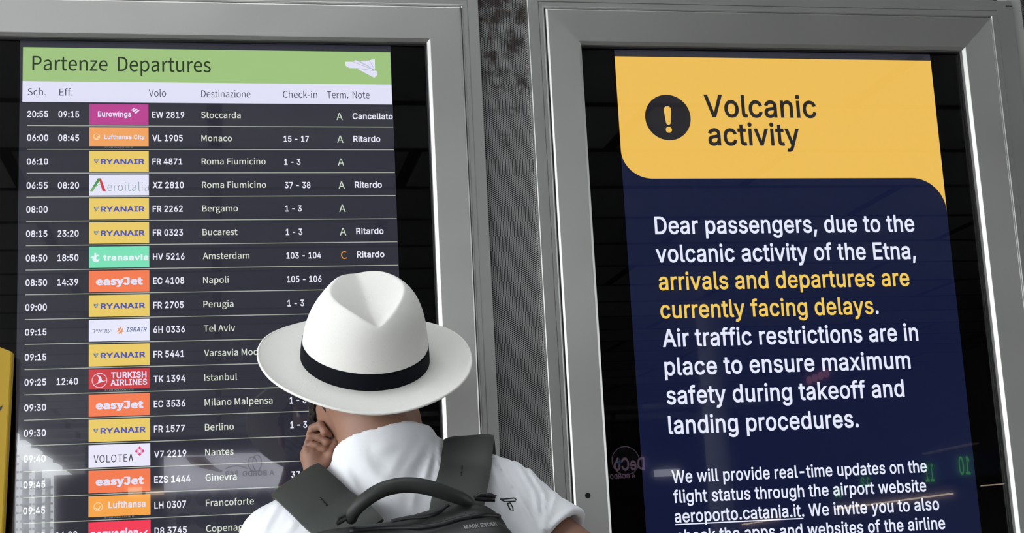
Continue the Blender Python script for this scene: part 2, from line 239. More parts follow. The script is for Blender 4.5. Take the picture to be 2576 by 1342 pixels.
112:[584,[72,-196,156,-196,156,81,163,81,190,43,210,23,237,5,254,-2,272,-7,316,-11,347,-9,377,-3,405,7,431,22,455,40,476,62,494,88,509,116,521,148,530,183,535,220,537,260,535,300,530,337,521,371,509,403,493,431,475,456,454,478,431,496,405,510,377,521,347,527,315,529,271,525,252,520,236,513,209,495,189,476,163,439,154,439,154,522,72,522],[303,64,280,66,259,71,240,78,222,89,207,103,193,119,182,137,172,158,159,206,155,261,159,315,172,362,181,382,193,400,206,416,222,429,239,440,259,448,280,452,303,454,326,452,348,447,367,440,385,428,401,415,414,399,425,380,435,359,447,313,451,261,447,208,435,160,425,139,414,121,400,104,385,90,367,79,348,71,326,66]],
114:[357,[72,0,156,0,156,326,161,360,173,390,193,415,219,433,250,444,285,448,316,446,335,443,335,528,315,529,293,529,270,528,249,523,229,516,210,505,193,492,179,477,167,460,159,442,154,442,154,522,72,522]],
115:[502,[250,-11,280,-10,307,-6,333,0,358,9,379,20,399,33,416,48,430,65,441,83,449,103,454,124,456,147,454,172,447,196,436,217,421,236,402,252,378,266,349,278,316,288,236,307,198,319,171,335,161,344,155,355,151,368,149,381,151,397,157,412,167,424,180,436,197,445,215,452,235,456,258,458,282,456,302,452,319,445,334,434,355,409,369,381,446,399,432,435,411,467,384,493,349,513,307,525,257,529,205,524,181,518,158,510,138,499,119,487,103,472,89,456,79,438,71,419,66,399,64,377,67,351,73,327,84,305,99,286,119,270,143,256,172,244,205,234,292,213,325,202,350,187,358,177,364,166,369,141,367,126,361,111,351,98,336,86,319,76,298,68,275,64,249,62,227,64,206,68,187,74,171,83,156,95,145,109,136,126,129,147,49,130,54,108,62,87,73,69,85,52,100,37,116,25,154,5,199,-7]],
116:[313,[280,522,9,522,9,450,280,450],[89,648,89,128,92,98,99,71,110,49,127,29,147,14,172,3,200,-3,232,-6,264,-4,293,2,278,74,255,70,234,69,206,73,195,77,187,84,177,105,173,134,173,648]],
117:[564,[251,-7,279,-5,306,1,331,10,354,23,375,41,393,64,409,93,423,126,410,126,410,0,491,0,491,522,407,522,407,210,403,168,398,150,390,133,369,105,343,85,311,73,275,69,249,71,226,78,206,88,188,103,174,122,164,144,158,169,156,198,156,522,72,522,72,191,74,159,78,130,85,104,95,81,108,60,122,42,139,27,158,15,179,5,201,-2,225,-6]],
118:[536,[224,0,311,0,511,522,420,522,308,213,279,120,253,29,283,29,257,120,227,213,116,522,24,522]],
119:[780,[189,0,273,0,341,236,361,309,381,386,400,465,381,465,400,386,419,310,439,236,507,0,591,0,749,522,661,522,597,294,568,186,538,57,553,57,525,187,498,294,436,522,347,522,284,294,255,185,227,57,241,57,212,188,184,294,120,522,31,522]],
120:[521,[29,0,126,0,204,117,245,187,281,250,238,250,275,187,318,117,395,0,492,0,287,295,287,232,484,522,388,522,321,420,279,349,241,283,285,283,247,349,203,420,138,522,39,522,235,235,236,300]],
121:[536,[65,-191,89,-197,126,-200,161,-196,192,-187,219,-170,243,-147,263,-117,281,-80,511,522,420,522,308,213,279,120,253,29,283,29,257,119,227,213,116,522,24,522,224,-2,207,-49,194,-80,179,-102,162,-115,143,-122,122,-124,98,-120,85,-118]],
242:[571,[285,-11,320,-9,353,-3,383,8,411,23,436,41,459,63,478,88,494,117,508,149,517,183,522,219,524,258,522,297,517,334,508,369,494,401,478,429,459,455,436,477,411,495,383,510,353,521,320,527,285,529,251,527,219,521,189,510,161,495,135,477,113,455,94,429,77,401,64,369,54,334,49,297,47,258,49,219,54,183,64,149,77,117,94,88,113,63,135,41,161,23,189,8,219,-3,251,-9],[285,64,260,66,238,71,218,79,200,91,184,105,170,122,159,141,149,162,137,208,132,258,137,309,149,355,159,377,170,395,184,412,200,427,218,439,238,447,260,452,285,454,310,452,333,447,354,439,372,427,388,412,402,395,413,376,423,355,435,309,439,258,435,208,423,162,413,141,402,122,388,105,372,91,354,79,333,71,310,66],[252,590,321,590,256,728,162,728]],
32:[258],
 },
 'N': {
45:[331,[288,234,288,301,44,301,44,234]],
46:[265,[157,-8,177,6,191,27,194,39,196,53,194,68,191,81,177,102,157,116,133,120,108,116,88,102,75,81,71,68,70,53,71,39,75,27,88,6,108,-8,133,-12]],
58:[265,[157,377,177,391,191,412,194,425,196,439,194,453,191,466,177,487,157,501,133,506,108,501,88,487,75,466,71,453,70,439,71,425,75,412,88,391,108,377,133,372],[157,-8,177,6,191,27,194,39,196,53,194,68,191,81,177,102,157,116,133,120,108,116,88,102,75,81,71,68,70,53,71,39,75,27,88,6,108,-8,133,-12]],
65:[581,[93,0,160,214,416,214,483,0,577,0,339,700,241,700,4,0],[217,392,253,509,286,628,290,628,325,509,361,392,394,284,182,284]],
66:[627,[319,0,375,3,427,13,472,29,510,51,542,80,554,97,565,115,573,135,579,157,583,180,584,205,582,239,574,269,561,296,544,319,524,338,499,353,472,365,442,372,442,377,465,387,486,400,503,416,518,435,529,456,538,479,543,503,544,529,540,572,527,608,505,637,477,661,442,678,401,691,355,698,304,700,96,700,96,0],[184,630,292,630,331,629,364,624,393,616,416,605,434,589,447,570,455,546,457,518,455,492,448,469,436,450,418,433,395,420,366,411,330,405,288,403,184,403],[184,334,307,334,350,332,388,327,421,317,448,304,470,286,485,265,494,239,498,208,494,175,485,147,469,123,447,104,420,89,387,79,349,73,307,71,184,71]],
67:[609,[393,-11,424,-6,453,2,481,14,506,28,531,45,553,65,575,88,526,144,491,111,453,86,433,77,411,70,388,66,364,65,339,66,316,70,294,76,273,85,254,96,236,109,205,142,180,184,161,233,150,289,146,352,150,415,162,470,181,519,207,559,239,592,257,605,277,615,297,624,319,630,367,635,409,630,447,617,480,596,510,569,558,626,523,659,502,673,479,686,453,697,426,705,397,711,366,712,333,711,301,706,271,698,242,688,215,674,189,657,166,638,144,616,124,591,107,564,92,534,79,502,69,467,61,430,57,391,55,350,57,308,61,269,69,232,78,197,91,165,106,135,123,108,142,83,164,61,187,42,212,26,239,12,267,2,297,-6,328,-11,360,-12]],
68:[657,[275,0,313,2,350,6,383,14,415,24,444,37,471,53,495,72,517,93,536,117,553,144,568,172,579,204,589,238,595,274,599,312,601,352,599,393,595,431,589,467,579,501,568,532,553,561,536,587,517,610,494,631,470,649,443,664,413,677,381,687,347,694,310,699,271,700,96,700,96,0],[184,628,264,628,322,624,348,618,372,610,394,600,414,588,432,573,449,557,463,538,476,518,495,470,506,415,510,352,506,290,495,234,476,186,463,165,449,146,432,129,414,115,394,102,372,91,348,83,322,77,264,73,184,73]],
69:[562,[510,0,510,75,184,75,184,330,450,330,450,406,184,406,184,626,499,626,499,700,96,700,96,0]],
70:[527,[184,0,184,314,452,314,452,389,184,389,184,626,499,626,499,700,96,700,96,0]],
71:[658,[406,-11,438,-6,469,1,498,11,524,23,548,36,569,52,587,69,587,363,357,363,357,289,506,289,506,106,482,89,451,76,417,68,380,65,353,66,327,70,303,76,280,85,259,96,240,109,223,125,207,142,181,184,162,233,150,289,146,352,150,415,163,470,183,519,210,559,226,577,243,592,262,605,283,615,305,624,329,630,379,635,404,634,427,630,467,616,501,595,530,569,578,626,543,658,522,672,498,685,472,696,443,705,411,710,376,712,342,711,309,706,278,698,248,688,220,674,193,657,169,638,146,616,126,591,108,564,92,534,79,502,69,467,62,430,57,391,55,350,57,308,61,269,69,232,79,197,92,165,107,135,124,108,144,83,166,61,190,42,217,26,244,12,274,2,305,-6,338,-11,371,-12]],
72:[695,[184,0,184,330,511,330,511,0,600,0,600,700,511,700,511,407,184,407,184,700,96,700,96,0]],
73:[280,[184,0,184,700,96,700,96,0]],
74:[511,[274,-8,314,5,347,24,374,51,394,83,408,120,417,161,419,205,419,700,330,700,330,214,329,177,323,146,315,120,302,100,287,84,267,73,244,67,218,65,182,69,165,75,150,83,135,94,122,108,96,144,33,98,50,73,68,50,89,31,112,16,137,3,164,-5,194,-11,226,-12]],
75:[617,[184,0,184,222,305,365,515,0,613,0,360,435,580,700,479,700,186,349,184,349,184,700,96,700,96,0]],
76:[519,[491,0,491,75,184,75,184,700,96,700,96,0]],
77:[775,[176,0,176,388,172,491,164,594,168,594,224,435,357,71,416,71,548,435,605,594,608,594,601,491,597,388,597,0,679,0,679,700,573,700,439,326,416,253,391,180,387,180,336,326,202,700,96,700,96,0]],
78:[690,[180,0,180,368,176,478,169,586,173,586,248,442,503,0,594,0,594,700,510,700,510,336,514,224,522,115,518,115,442,259,186,700,96,700,96,0]],
79:[709,[387,-11,418,-6,447,2,475,13,501,27,526,44,549,63,570,86,588,111,605,138,619,168,631,201,641,235,648,272,652,311,653,352,652,393,648,432,641,469,631,503,619,535,605,565,588,592,570,617,549,638,526,658,501,674,475,688,447,698,418,706,387,711,354,712,322,711,291,706,261,698,233,688,207,674,183,658,160,638,139,617,120,592,104,565,89,535,77,503,68,469,61,432,57,393,55,352,57,311,61,272,68,235,77,201,89,168,104,138,120,111,139,86,160,63,183,44,207,27,233,13,261,2,291,-6,322,-11,354,-12],[331,66,309,70,288,76,269,85,250,96,233,110,203,143,179,185,161,234,150,290,146,352,150,415,161,470,179,519,203,559,233,592,269,615,288,624,309,630,354,635,399,630,420,624,440,615,476,592,506,559,530,519,548,470,559,415,562,352,559,290,548,234,530,185,506,143,476,110,458,96,440,85,420,76,399,70,377,66,354,65]],
80:[605,[184,0,184,279,300,279,355,282,405,292,449,308,486,331,517,361,529,379,539,399,547,420,553,443,558,495,556,522,553,547,547,570,539,591,529,610,516,627,502,642,486,655,448,675,403,689,352,697,296,700,96,700,96,0],[184,628,285,628,328,627,366,622,397,613,423,600,444,582,458,559,467,530,470,495,467,460,459,430,445,405,425,385,400,370,369,359,332,353,288,350,184,350]],
82:[606,[184,628,302,628,341,627,375,622,404,613,428,601,447,584,461,562,469,536,472,504,469,472,461,444,447,421,428,402,404,387,375,376,341,370,302,368,184,368],[580,0,402,307,436,317,467,332,493,350,516,373,535,399,548,430,557,465,560,504,555,554,549,576,541,596,532,614,520,630,491,657,455,676,413,690,367,698,315,700,96,700,96,0,184,0,184,297,310,297,480,0]],
83:[569,[342,-8,389,3,430,21,464,45,491,75,511,108,524,146,528,186,525,223,517,254,504,282,486,306,465,326,441,344,413,359,384,373,285,416,243,435,224,445,206,458,191,472,179,490,171,510,168,534,170,556,177,576,189,593,204,608,223,619,245,628,271,633,299,635,345,631,387,618,424,597,458,570,504,626,485,645,463,661,440,676,414,688,388,699,359,706,330,711,299,712,253,709,211,699,173,682,141,660,115,633,95,602,83,566,78,527,82,491,91,460,106,433,125,409,147,390,171,373,221,348,321,304,367,282,387,270,405,257,419,242,429,225,436,204,438,179,436,154,428,132,416,113,400,96,379,83,353,73,324,67,291,65,264,67,237,71,211,79,186,89,162,101,139,116,98,152,46,91,70,68,95,48,123,30,153,16,185,4,219,-5,254,-11,290,-12]],
84:[572,[330,0,330,626,542,626,542,700,30,700,30,626,242,626,242,0]],
86:[549,[327,0,549,700,459,700,347,321,314,205,279,90,275,90,207,321,94,700,1,700,224,0]],
87:[838,[278,0,382,422,417,582,421,582,456,422,562,0,668,0,813,700,729,700,653,319,615,92,609,92,560,319,462,700,381,700,285,319,235,92,231,92,189,319,116,700,25,700,173,0]],
88:[547,[110,0,210,189,266,303,270,303,330,189,435,0,532,0,327,357,518,700,425,700,331,521,282,418,278,418,223,521,127,700,30,700,221,362,16,0]],
90:[576,[531,0,531,75,157,75,526,647,526,700,81,700,81,626,417,626,48,53,48,0]],
97:[538,[231,-11,254,-7,299,9,340,33,379,62,382,62,390,0,461,0,461,319,459,365,451,407,438,443,419,474,394,499,363,517,326,528,282,532,251,530,221,526,166,509,118,488,78,464,112,404,145,424,182,442,223,455,267,459,296,456,320,448,339,436,353,419,363,399,370,377,373,353,374,329,297,318,232,304,177,286,133,265,99,239,86,225,75,209,67,192,61,174,56,135,59,101,68,72,81,47,99,26,121,9,147,-3,176,-10,207,-12],[196,63,180,69,167,77,156,88,147,103,142,120,140,140,143,164,152,186,168,206,192,223,224,238,264,251,314,262,374,270,374,126,338,97,303,75,268,63,232,58]],
98:[590,[360,-8,401,6,439,29,473,61,501,101,523,149,537,204,541,267,538,325,528,376,511,422,488,460,459,491,424,513,404,521,382,527,335,532,313,530,292,526,250,511,209,488,172,459,176,552,176,760,88,760,88,0,158,0,165,53,169,53,204,26,241,5,279,-8,316,-12],[274,64,243,73,210,89,176,115,176,388,212,418,247,440,280,454,313,458,348,455,377,445,400,428,419,406,433,378,443,345,449,308,451,266,448,221,440,180,426,145,408,116,387,92,361,75,333,65,302,61]],
99:[487,[338,-8,382,5,423,25,460,53,422,112,396,92,367,75,335,64,300,60,266,64,235,74,207,92,184,115,165,143,151,177,142,216,139,259,143,302,152,340,166,374,186,403,210,427,237,444,269,455,303,458,332,455,358,446,383,432,406,414,450,471,420,494,386,514,346,527,323,531,299,532,250,527,204,514,161,491,124,460,108,442,93,421,81,399,70,374,61,348,55,320,51,290,50,259,54,198,68,144,90,97,119,59,155,28,196,6,242,-8,292,-12]],
100:[592,[287,-11,310,-7,352,9,389,33,422,61,425,61,433,0,504,0,504,760,416,760,416,561,421,472,388,497,354,516,317,528,275,532,231,527,190,513,152,490,118,458,90,419,69,372,55,319,51,259,54,198,66,144,84,97,109,58,140,28,176,6,218,-8,265,-12],[251,65,223,75,198,91,178,114,162,142,150,176,143,215,140,260,143,302,152,341,166,375,184,403,206,427,232,444,260,455,290,458,322,455,353,446,385,429,416,404,416,132,384,101,352,79,318,65,284,61]],
101:[529,[348,-8,392,3,432,19,468,40,437,98,408,81,377,68,344,60,308,57,272,61,240,70,211,86,187,106,167,133,151,164,141,199,136,239,485,239,489,288,485,341,475,389,458,431,435,466,406,494,370,515,329,528,282,532,238,527,196,513,156,490,121,459,92,419,69,373,55,319,51,290,50,259,51,228,55,198,61,170,69,144,79,120,92,98,106,77,122,59,159,28,201,6,248,-8,298,-12],[141,337,152,370,167,397,186,420,207,438,231,451,257,460,284,462,312,460,338,452,360,439,379,421,393,398,404,370,410,338,413,301,135,301]],
102:[310,[102,448,102,0,189,0,189,448,299,448,299,519,189,519,189,601,194,645,199,662,207,677,218,688,230,696,245,701,263,703,291,699,321,689,340,756,300,768,253,773,217,770,186,761,160,746,139,727,123,702,111,673,104,639,102,602,102,519,32,514,32,448]],
103:[539,[320,-235,371,-224,416,-207,454,-185,484,-158,507,-128,521,-95,525,-59,522,-29,514,-4,500,18,480,35,454,48,423,57,387,62,345,64,243,64,199,68,183,73,171,80,162,88,156,98,152,120,154,140,161,156,172,170,185,182,223,169,262,164,301,167,336,177,369,192,397,213,420,239,437,270,448,305,452,345,449,377,440,406,427,431,410,452,516,452,516,519,335,519,303,528,262,532,223,529,187,519,155,503,126,482,102,455,83,424,72,387,68,347,69,324,74,302,89,264,111,232,136,207,136,203,115,186,97,164,83,137,80,123,78,107,82,79,92,55,107,36,125,22,125,17,93,-7,69,-36,54,-67,49,-100,53,-132,64,-159,83,-183,108,-203,140,-218,176,-230,217,-236,263,-239],[240,226,220,232,201,243,185,257,171,275,161,296,154,320,152,347,154,374,161,398,171,419,184,436,200,450,219,460,240,466,262,468,284,466,305,460,324,450,340,436,354,419,364,398,370,374,372,347,370,320,364,296,353,275,340,257,323,243,304,232,284,226,262,223],[241,-177,212,-172,186,-164,165,-154,148,-141,135,-125,128,-108,125,-88,128,-65,137,-43,154,-21,178,0,212,-6,244,-8,334,-8,380,-11,398,-16,413,-22,424,-31,433,-43,438,-57,439,-74,436,-93,428,-113,414,-130,395,-146,371,-159,343,-170,311,-176,275,-179]],
104:[580,[176,0,176,376,212,411,246,436,280,451,298,454,317,456,341,454,361,448,378,437,392,423,402,404,410,380,414,351,415,317,415,0,502,0,502,329,500,375,493,416,481,451,464,480,442,502,414,519,382,529,344,532,318,530,294,525,271,517,249,506,209,479,172,445,176,552,176,760,88,760,88,0]],
105:[263,[176,0,176,519,88,519,88,0],[155,630,174,641,186,660,190,684,186,707,174,724,155,736,132,740,108,736,90,724,79,707,74,684,79,660,90,641,108,630,132,626]],
107:[527,[174,0,174,137,271,250,423,0,518,0,322,309,495,519,397,519,178,245,174,245,174,760,88,760,88,0]],
108:[271,[209,-10,230,-5,218,62,200,60,190,62,183,69,178,80,176,97,176,760,88,760,88,103,89,77,93,54,100,34,109,18,122,5,138,-5,157,-10,180,-12]],
109:[884,[176,0,176,376,210,411,244,436,275,451,306,456,329,454,348,448,365,437,379,423,389,404,396,380,401,351,402,317,402,0,489,0,489,376,524,411,558,436,589,451,620,456,643,454,663,448,679,437,693,423,703,404,710,380,715,351,716,317,716,0,803,0,803,329,801,375,794,416,782,451,765,480,743,502,716,519,684,529,647,532,623,530,600,525,578,516,557,504,515,473,475,433,466,454,455,474,441,491,425,505,406,517,385,525,360,530,331,532,309,530,286,525,265,517,245,506,206,478,170,443,168,443,159,519,88,519,88,0]],
110:[583,[176,0,176,376,212,411,246,436,280,451,298,454,317,456,341,454,361,448,378,437,392,423,402,404,410,380,414,351,415,317,415,0,502,0,502,329,500,375,493,416,481,451,464,480,442,502,414,519,382,529,344,532,318,530,294,525,271,517,249,506,208,478,170,443,168,443,159,519,88,519,88,0]],
111:[579,[336,-8,380,6,421,28,457,59,487,97,509,144,518,170,524,198,528,227,529,259,528,290,524,320,518,348,509,374,487,421,457,460,421,491,380,514,336,527,289,532,243,527,198,514,158,491,122,460,92,421,69,374,61,348,55,320,51,290,50,259,51,227,55,198,61,170,69,144,92,97,122,59,158,28,198,6,243,-8,289,-12],[257,64,228,74,202,92,181,115,163,143,150,177,142,216,139,259,142,302,150,340,163,374,181,403,202,427,228,444,257,455,289,458,322,455,351,444,377,427,398,403,416,374,429,340,437,302,440,259,437,216,429,177,416,143,398,115,377,92,351,74,322,64,289,60]],
112:[592,[176,-219,176,-43,173,48,208,22,244,3,281,-9,316,-12,360,-8,401,6,439,29,473,61,501,101,523,149,537,204,541,267,538,325,528,376,511,422,488,460,459,491,424,513,404,521,382,527,335,532,313,530,291,526,248,510,207,486,170,458,168,458,159,519,88,519,88,-219],[274,64,243,73,210,89,176,115,176,388,212,418,247,440,281,454,313,458,348,455,377,445,400,428,419,406,433,378,443,345,449,308,451,266,448,221,440,180,426,145,408,116,387,92,361,75,333,65,302,61]],
114:[371,[176,0,176,333,189,364,204,389,221,410,237,426,255,439,272,447,289,452,306,454,333,451,356,445,372,520,347,529,317,532,296,530,275,524,255,515,236,503,217,487,200,469,170,424,168,424,159,519,88,519,88,0]],
115:[447,[267,-9,304,0,337,14,363,33,384,56,399,82,409,111,412,141,408,175,398,203,382,227,361,246,337,262,311,276,254,299,212,315,176,334,162,345,152,357,145,372,142,389,144,404,148,418,155,431,166,442,179,451,196,458,216,463,239,464,271,461,301,451,329,436,356,418,398,473,366,496,327,514,284,527,238,532,197,529,162,520,131,507,106,489,86,467,71,442,62,415,59,385,63,354,73,328,88,305,107,287,130,271,156,257,210,235,253,218,291,198,306,185,318,171,326,155,329,137,327,120,322,105,314,91,303,79,289,69,271,62,250,57,226,55,183,60,143,72,107,92,73,117,31,59,71,31,118,8,169,-7,196,-11,223,-12]],
116:[360,[275,-11,300,-6,347,7,329,73,301,63,270,58,250,60,232,65,218,73,208,84,200,98,194,115,190,158,190,448,331,448,331,519,190,519,190,665,117,665,108,519,26,514,26,448,103,448,103,160,105,123,111,90,121,60,135,35,155,15,181,0,212,-9,250,-12]],
117:[580,[265,-11,289,-6,312,2,333,13,373,43,411,81,414,81,420,0,493,0,493,519,406,519,406,151,371,111,337,84,320,75,303,68,285,64,265,63,242,65,221,71,204,81,191,96,181,115,174,138,169,167,168,201,168,519,80,519,80,190,83,143,90,102,102,68,119,39,141,17,168,1,201,-9,240,-12]],
118:[498,[302,0,485,519,399,519,301,223,253,71,248,71,201,223,103,519,12,519,200,0]],
119:[766,[271,0,345,278,380,429,385,429,402,353,420,280,495,0,601,0,741,519,657,519,582,219,550,74,545,74,509,219,428,519,343,519,262,219,227,74,223,74,192,219,115,519,26,519,170,0]],
121:[498,[133,-220,165,-210,194,-193,218,-172,240,-145,259,-115,276,-81,290,-44,485,519,400,519,307,231,265,84,260,84,208,231,103,519,12,519,221,-1,209,-40,190,-85,178,-104,164,-120,149,-133,132,-143,113,-150,93,-152,71,-149,53,-143,35,-213,63,-221,96,-223]],
122:[454,[426,0,426,71,143,71,417,472,417,519,63,519,63,448,307,448,33,47,33,0]],
32:[214],
 },
 'H': {
1488:[737,[532,0,657,0,469,277,184,700,59,700,228,452],[66,0,173,0,173,194,176,252,186,302,202,344,225,377,255,403,291,421,259,500,230,489,203,476,178,460,155,441,135,420,117,395,102,368,89,338,79,305,72,269,68,230,66,187],[455,218,484,229,510,243,534,259,556,278,575,299,592,324,607,350,619,380,629,413,635,448,640,486,641,527,641,700,534,700,534,520,531,463,522,414,506,373,484,339,455,314,420,296]],
1497:[275,[89,252,142,252,195,358,195,700,89,700]],
1512:[626,[440,0,546,0,546,477,543,531,532,578,513,616,501,632,488,647,455,670,414,687,365,697,309,700,18,700,18,602,302,602,332,600,359,594,383,584,403,570,419,551,431,525,438,493,440,455]],
1513:[876,[109,0,356,0,403,2,447,7,487,16,524,28,557,44,588,61,615,82,639,104,680,153,712,207,735,263,752,319,763,372,770,420,796,700,689,700,663,420,658,379,650,341,641,306,628,274,614,245,598,218,581,195,561,174,540,156,517,140,493,127,468,116,413,103,356,98,207,98,154,700,47,700],[176,239,283,271,339,291,383,316,415,343,439,375,456,410,466,449,479,540,493,700,387,700,370,519,364,479,355,445,341,417,322,395,297,378,267,365,168,335]],
 },
}
# ------------------------------------------------------------------ lettering
FONTS = {}
for style, table in OUTLINES.items():
    FONTS[style] = {chr(code): (row[0]/1000, [[(L[i]/1000, L[i+1]/1000) for i in range(0, len(L), 2)] for L in row[1:]])
                    for code, row in table.items()}
def winding(p, loops):
    w = 0
    for L in loops:
        for i in range(len(L)):
            x0, y0 = L[i-1]; x1, y1 = L[i]
            if (y0 <= p[1]) != (y1 <= p[1]):
                t = (p[1]-y0)/(y1-y0)
                if x0+t*(x1-x0) > p[0]: w += 1 if y1 > y0 else -1
    return w
def fill(loops):
    """triangles that fill closed outlines (non-zero winding)"""
    vs, es = [], []
    for L in loops:
        o = len(vs); n = len(L)
        vs += [Vector(p) for p in L]; es += [(o+i, o+(i+1) % n) for i in range(n)]
    r = delaunay_2d_cdt(vs, es, [], 0, 1e-6)
    v2, tri = r[0], r[2]
    out = []
    for t in tri:
        c = ((v2[t[0]].x+v2[t[1]].x+v2[t[2]].x)/3, (v2[t[0]].y+v2[t[1]].y+v2[t[2]].y)/3)
        if winding(c, loops): out.append(tuple(t))
    return [(p.x, p.y) for p in v2], out
def grow(loop, d):
    if not d: return loop
    out = []
    n = len(loop)
    for i in range(n):
        a, b, c = Vector(loop[i-1]), Vector(loop[i]), Vector(loop[(i+1) % n])
        e0, e1 = (b-a), (c-b)
        if e0.length < 1e-9 or e1.length < 1e-9: out.append(tuple(b)); continue
        e0.normalize(); e1.normalize()
        n0, n1 = Vector((e0.y, -e0.x)), Vector((e1.y, -e1.x))
        m = n0+n1
        if m.length < 1e-6: m = n0
        m.normalize()
        k = d/max(0.45, m.dot(n0))
        out.append((b.x+m.x*k, b.y+m.y*k))
    return out
CACHE = {}
def glyph(font, ch, bold):
    key = (font, ch, bold)
    if key not in CACHE:
        adv, P = FONTS[font].get(ch) or FONTS[font]['-']
        P = [grow(L, bold) for L in P]
        v, f = fill(P) if P else ([], [])
        CACHE[key] = (adv, v, f)
    return CACHE[key]
def text_shape(s, font='I', bold=0.0, track=0.0):
    """flat letters, cap height 0.7, baseline 0; returns points, triangles and the ink extent"""
    x = 0; V, F = [], []
    for ch in s:
        adv, v, f = glyph(font, ch, bold)
        o = len(V)
        V += [(p[0]+x, p[1]) for p in v]; F += [tuple(i+o for i in t) for t in f]
        x += adv + track + 1.2*bold
    xs = [p[0] for p in V] or [0, 1]
    return V, F, min(xs), max(xs)
def write(mb, s, x0, x1, z, cap, y, m=0, font='I', bold=0.0, track=0.0, xscale=None, slant=0.0, sign=1, center=None):
    """letters with ink from x0 to x1 (or x0 and a fixed xscale), baseline z, cap height cap"""
    V, F, a, b = text_shape(s, font, bold, track)
    zs = cap/0.7
    xs = (x1-x0)/(b-a) if xscale is None else xscale*zs
    if center is not None: x0 = center - xs*(b-a)/2
    pts = [(x0 + sign*((p[0]-a)*xs + slant*p[1]*zs), y, z + p[1]*zs) for p in V]
    mb.add(pts, F, m)
    return x0 + xs*(b-a)
def disc(cx, cz, rx, rz=None, n=40, a0=0.0):
    rz = rz or rx
    return [(cx+rx*math.cos(a0+2*math.pi*i/n), cz+rz*math.sin(a0+2*math.pi*i/n)) for i in range(n)]
def ringfill(mb, cx, cz, rx, rz, t, y, m, n=40):
    v, f = [], []
    for i in range(n):
        a = 2*math.pi*i/n
        v += [(cx+rx*math.cos(a), y, cz+rz*math.sin(a)), (cx+(rx-t)*math.cos(a), y, cz+(rz-t)*math.sin(a))]
        j = (i+1) % n
        f.append((2*i, 2*j, 2*j+1, 2*i+1))
    mb.add(v, f, m)

# ------------------------------------------------------------------ surface materials
def brushed(name, color, rough=0.42, along=None):
    m = mat(name, color, rough, 0.88)
    nt, N, L, b = nodes(m)
    if along:                       # brushed finish: the highlight spreads across the brushing
        b.inputs['Anisotropic'].default_value = 0.45
        cx = N.new('ShaderNodeCombineXYZ')
        cx.inputs['X'].default_value = 0 if along == 'X' else 1
        cx.inputs['Z'].default_value = 1 if along == 'X' else 0
        L.new(cx.outputs[0], b.inputs['Tangent'])
    tc = N.new('ShaderNodeTexCoord'); mp = N.new('ShaderNodeMapping')
    mp.inputs['Scale'].default_value = (3, 3, 3)
    nz = N.new('ShaderNodeTexNoise'); nz.inputs['Scale'].default_value = 2.2; nz.inputs['Detail'].default_value = 5
    L.new(tc.outputs['Object'], mp.inputs['Vector']); L.new(mp.outputs['Vector'], nz.inputs['Vector'])
    mr = N.new('ShaderNodeMapRange'); mr.inputs['To Min'].default_value = rough-.05; mr.inputs['To Max'].default_value = rough+.07
    L.new(nz.outputs['Fac'], mr.inputs['Value']); L.new(mr.outputs['Result'], b.inputs['Roughness'])
    n2 = N.new('ShaderNodeTexNoise'); n2.inputs['Scale'].default_value = 700; n2.inputs['Detail'].default_value = 2
    L.new(tc.outputs['Object'], n2.inputs['Vector'])
    bp = N.new('ShaderNodeBump'); bp.inputs['Strength'].default_value = .06; bp.inputs['Distance'].default_value = .0004
    L.new(n2.outputs['Fac'], bp.inputs['Height']); L.new(bp.outputs['Normal'], b.inputs['Normal'])
    return m
ALU_H = brushed('brushed_aluminium_rail', (0.50, 0.497, 0.475, 1), 0.40, 'X')
ALU_V = brushed('brushed_aluminium_stile', (0.50, 0.497, 0.475, 1), 0.40, 'Z')
ALU2 = brushed('aluminium_surround', (0.49, 0.49, 0.472, 1), 0.38)
RUBBER = mat('black_rubber', (0.006, 0.006, 0.007, 1), 0.5, 0, 0.3)
MASK = mat('black_backing', (0.001, 0.001, 0.001, 1), 0.8, 0, 0.0)

def glass_mat():
    m = bpy.data.materials.new('display_glass'); m.use_nodes = True
    nt = m.node_tree; nt.nodes.clear()
    out = nt.nodes.new('ShaderNodeOutputMaterial'); mx = nt.nodes.new('ShaderNodeMixShader')
    tr = nt.nodes.new('ShaderNodeBsdfTransparent'); gl = nt.nodes.new('ShaderNodeBsdfGlossy'); fr = nt.nodes.new('ShaderNodeFresnel')
    gl.inputs['Roughness'].default_value = 0.0
    fr.inputs['IOR'].default_value = 1.34
    nt.links.new(fr.outputs[0], mx.inputs[0]); nt.links.new(tr.outputs[0], mx.inputs[1]); nt.links.new(gl.outputs[0], mx.inputs[2])
    nt.links.new(mx.outputs[0], out.inputs['Surface'])
    return m
GLASS = glass_mat()

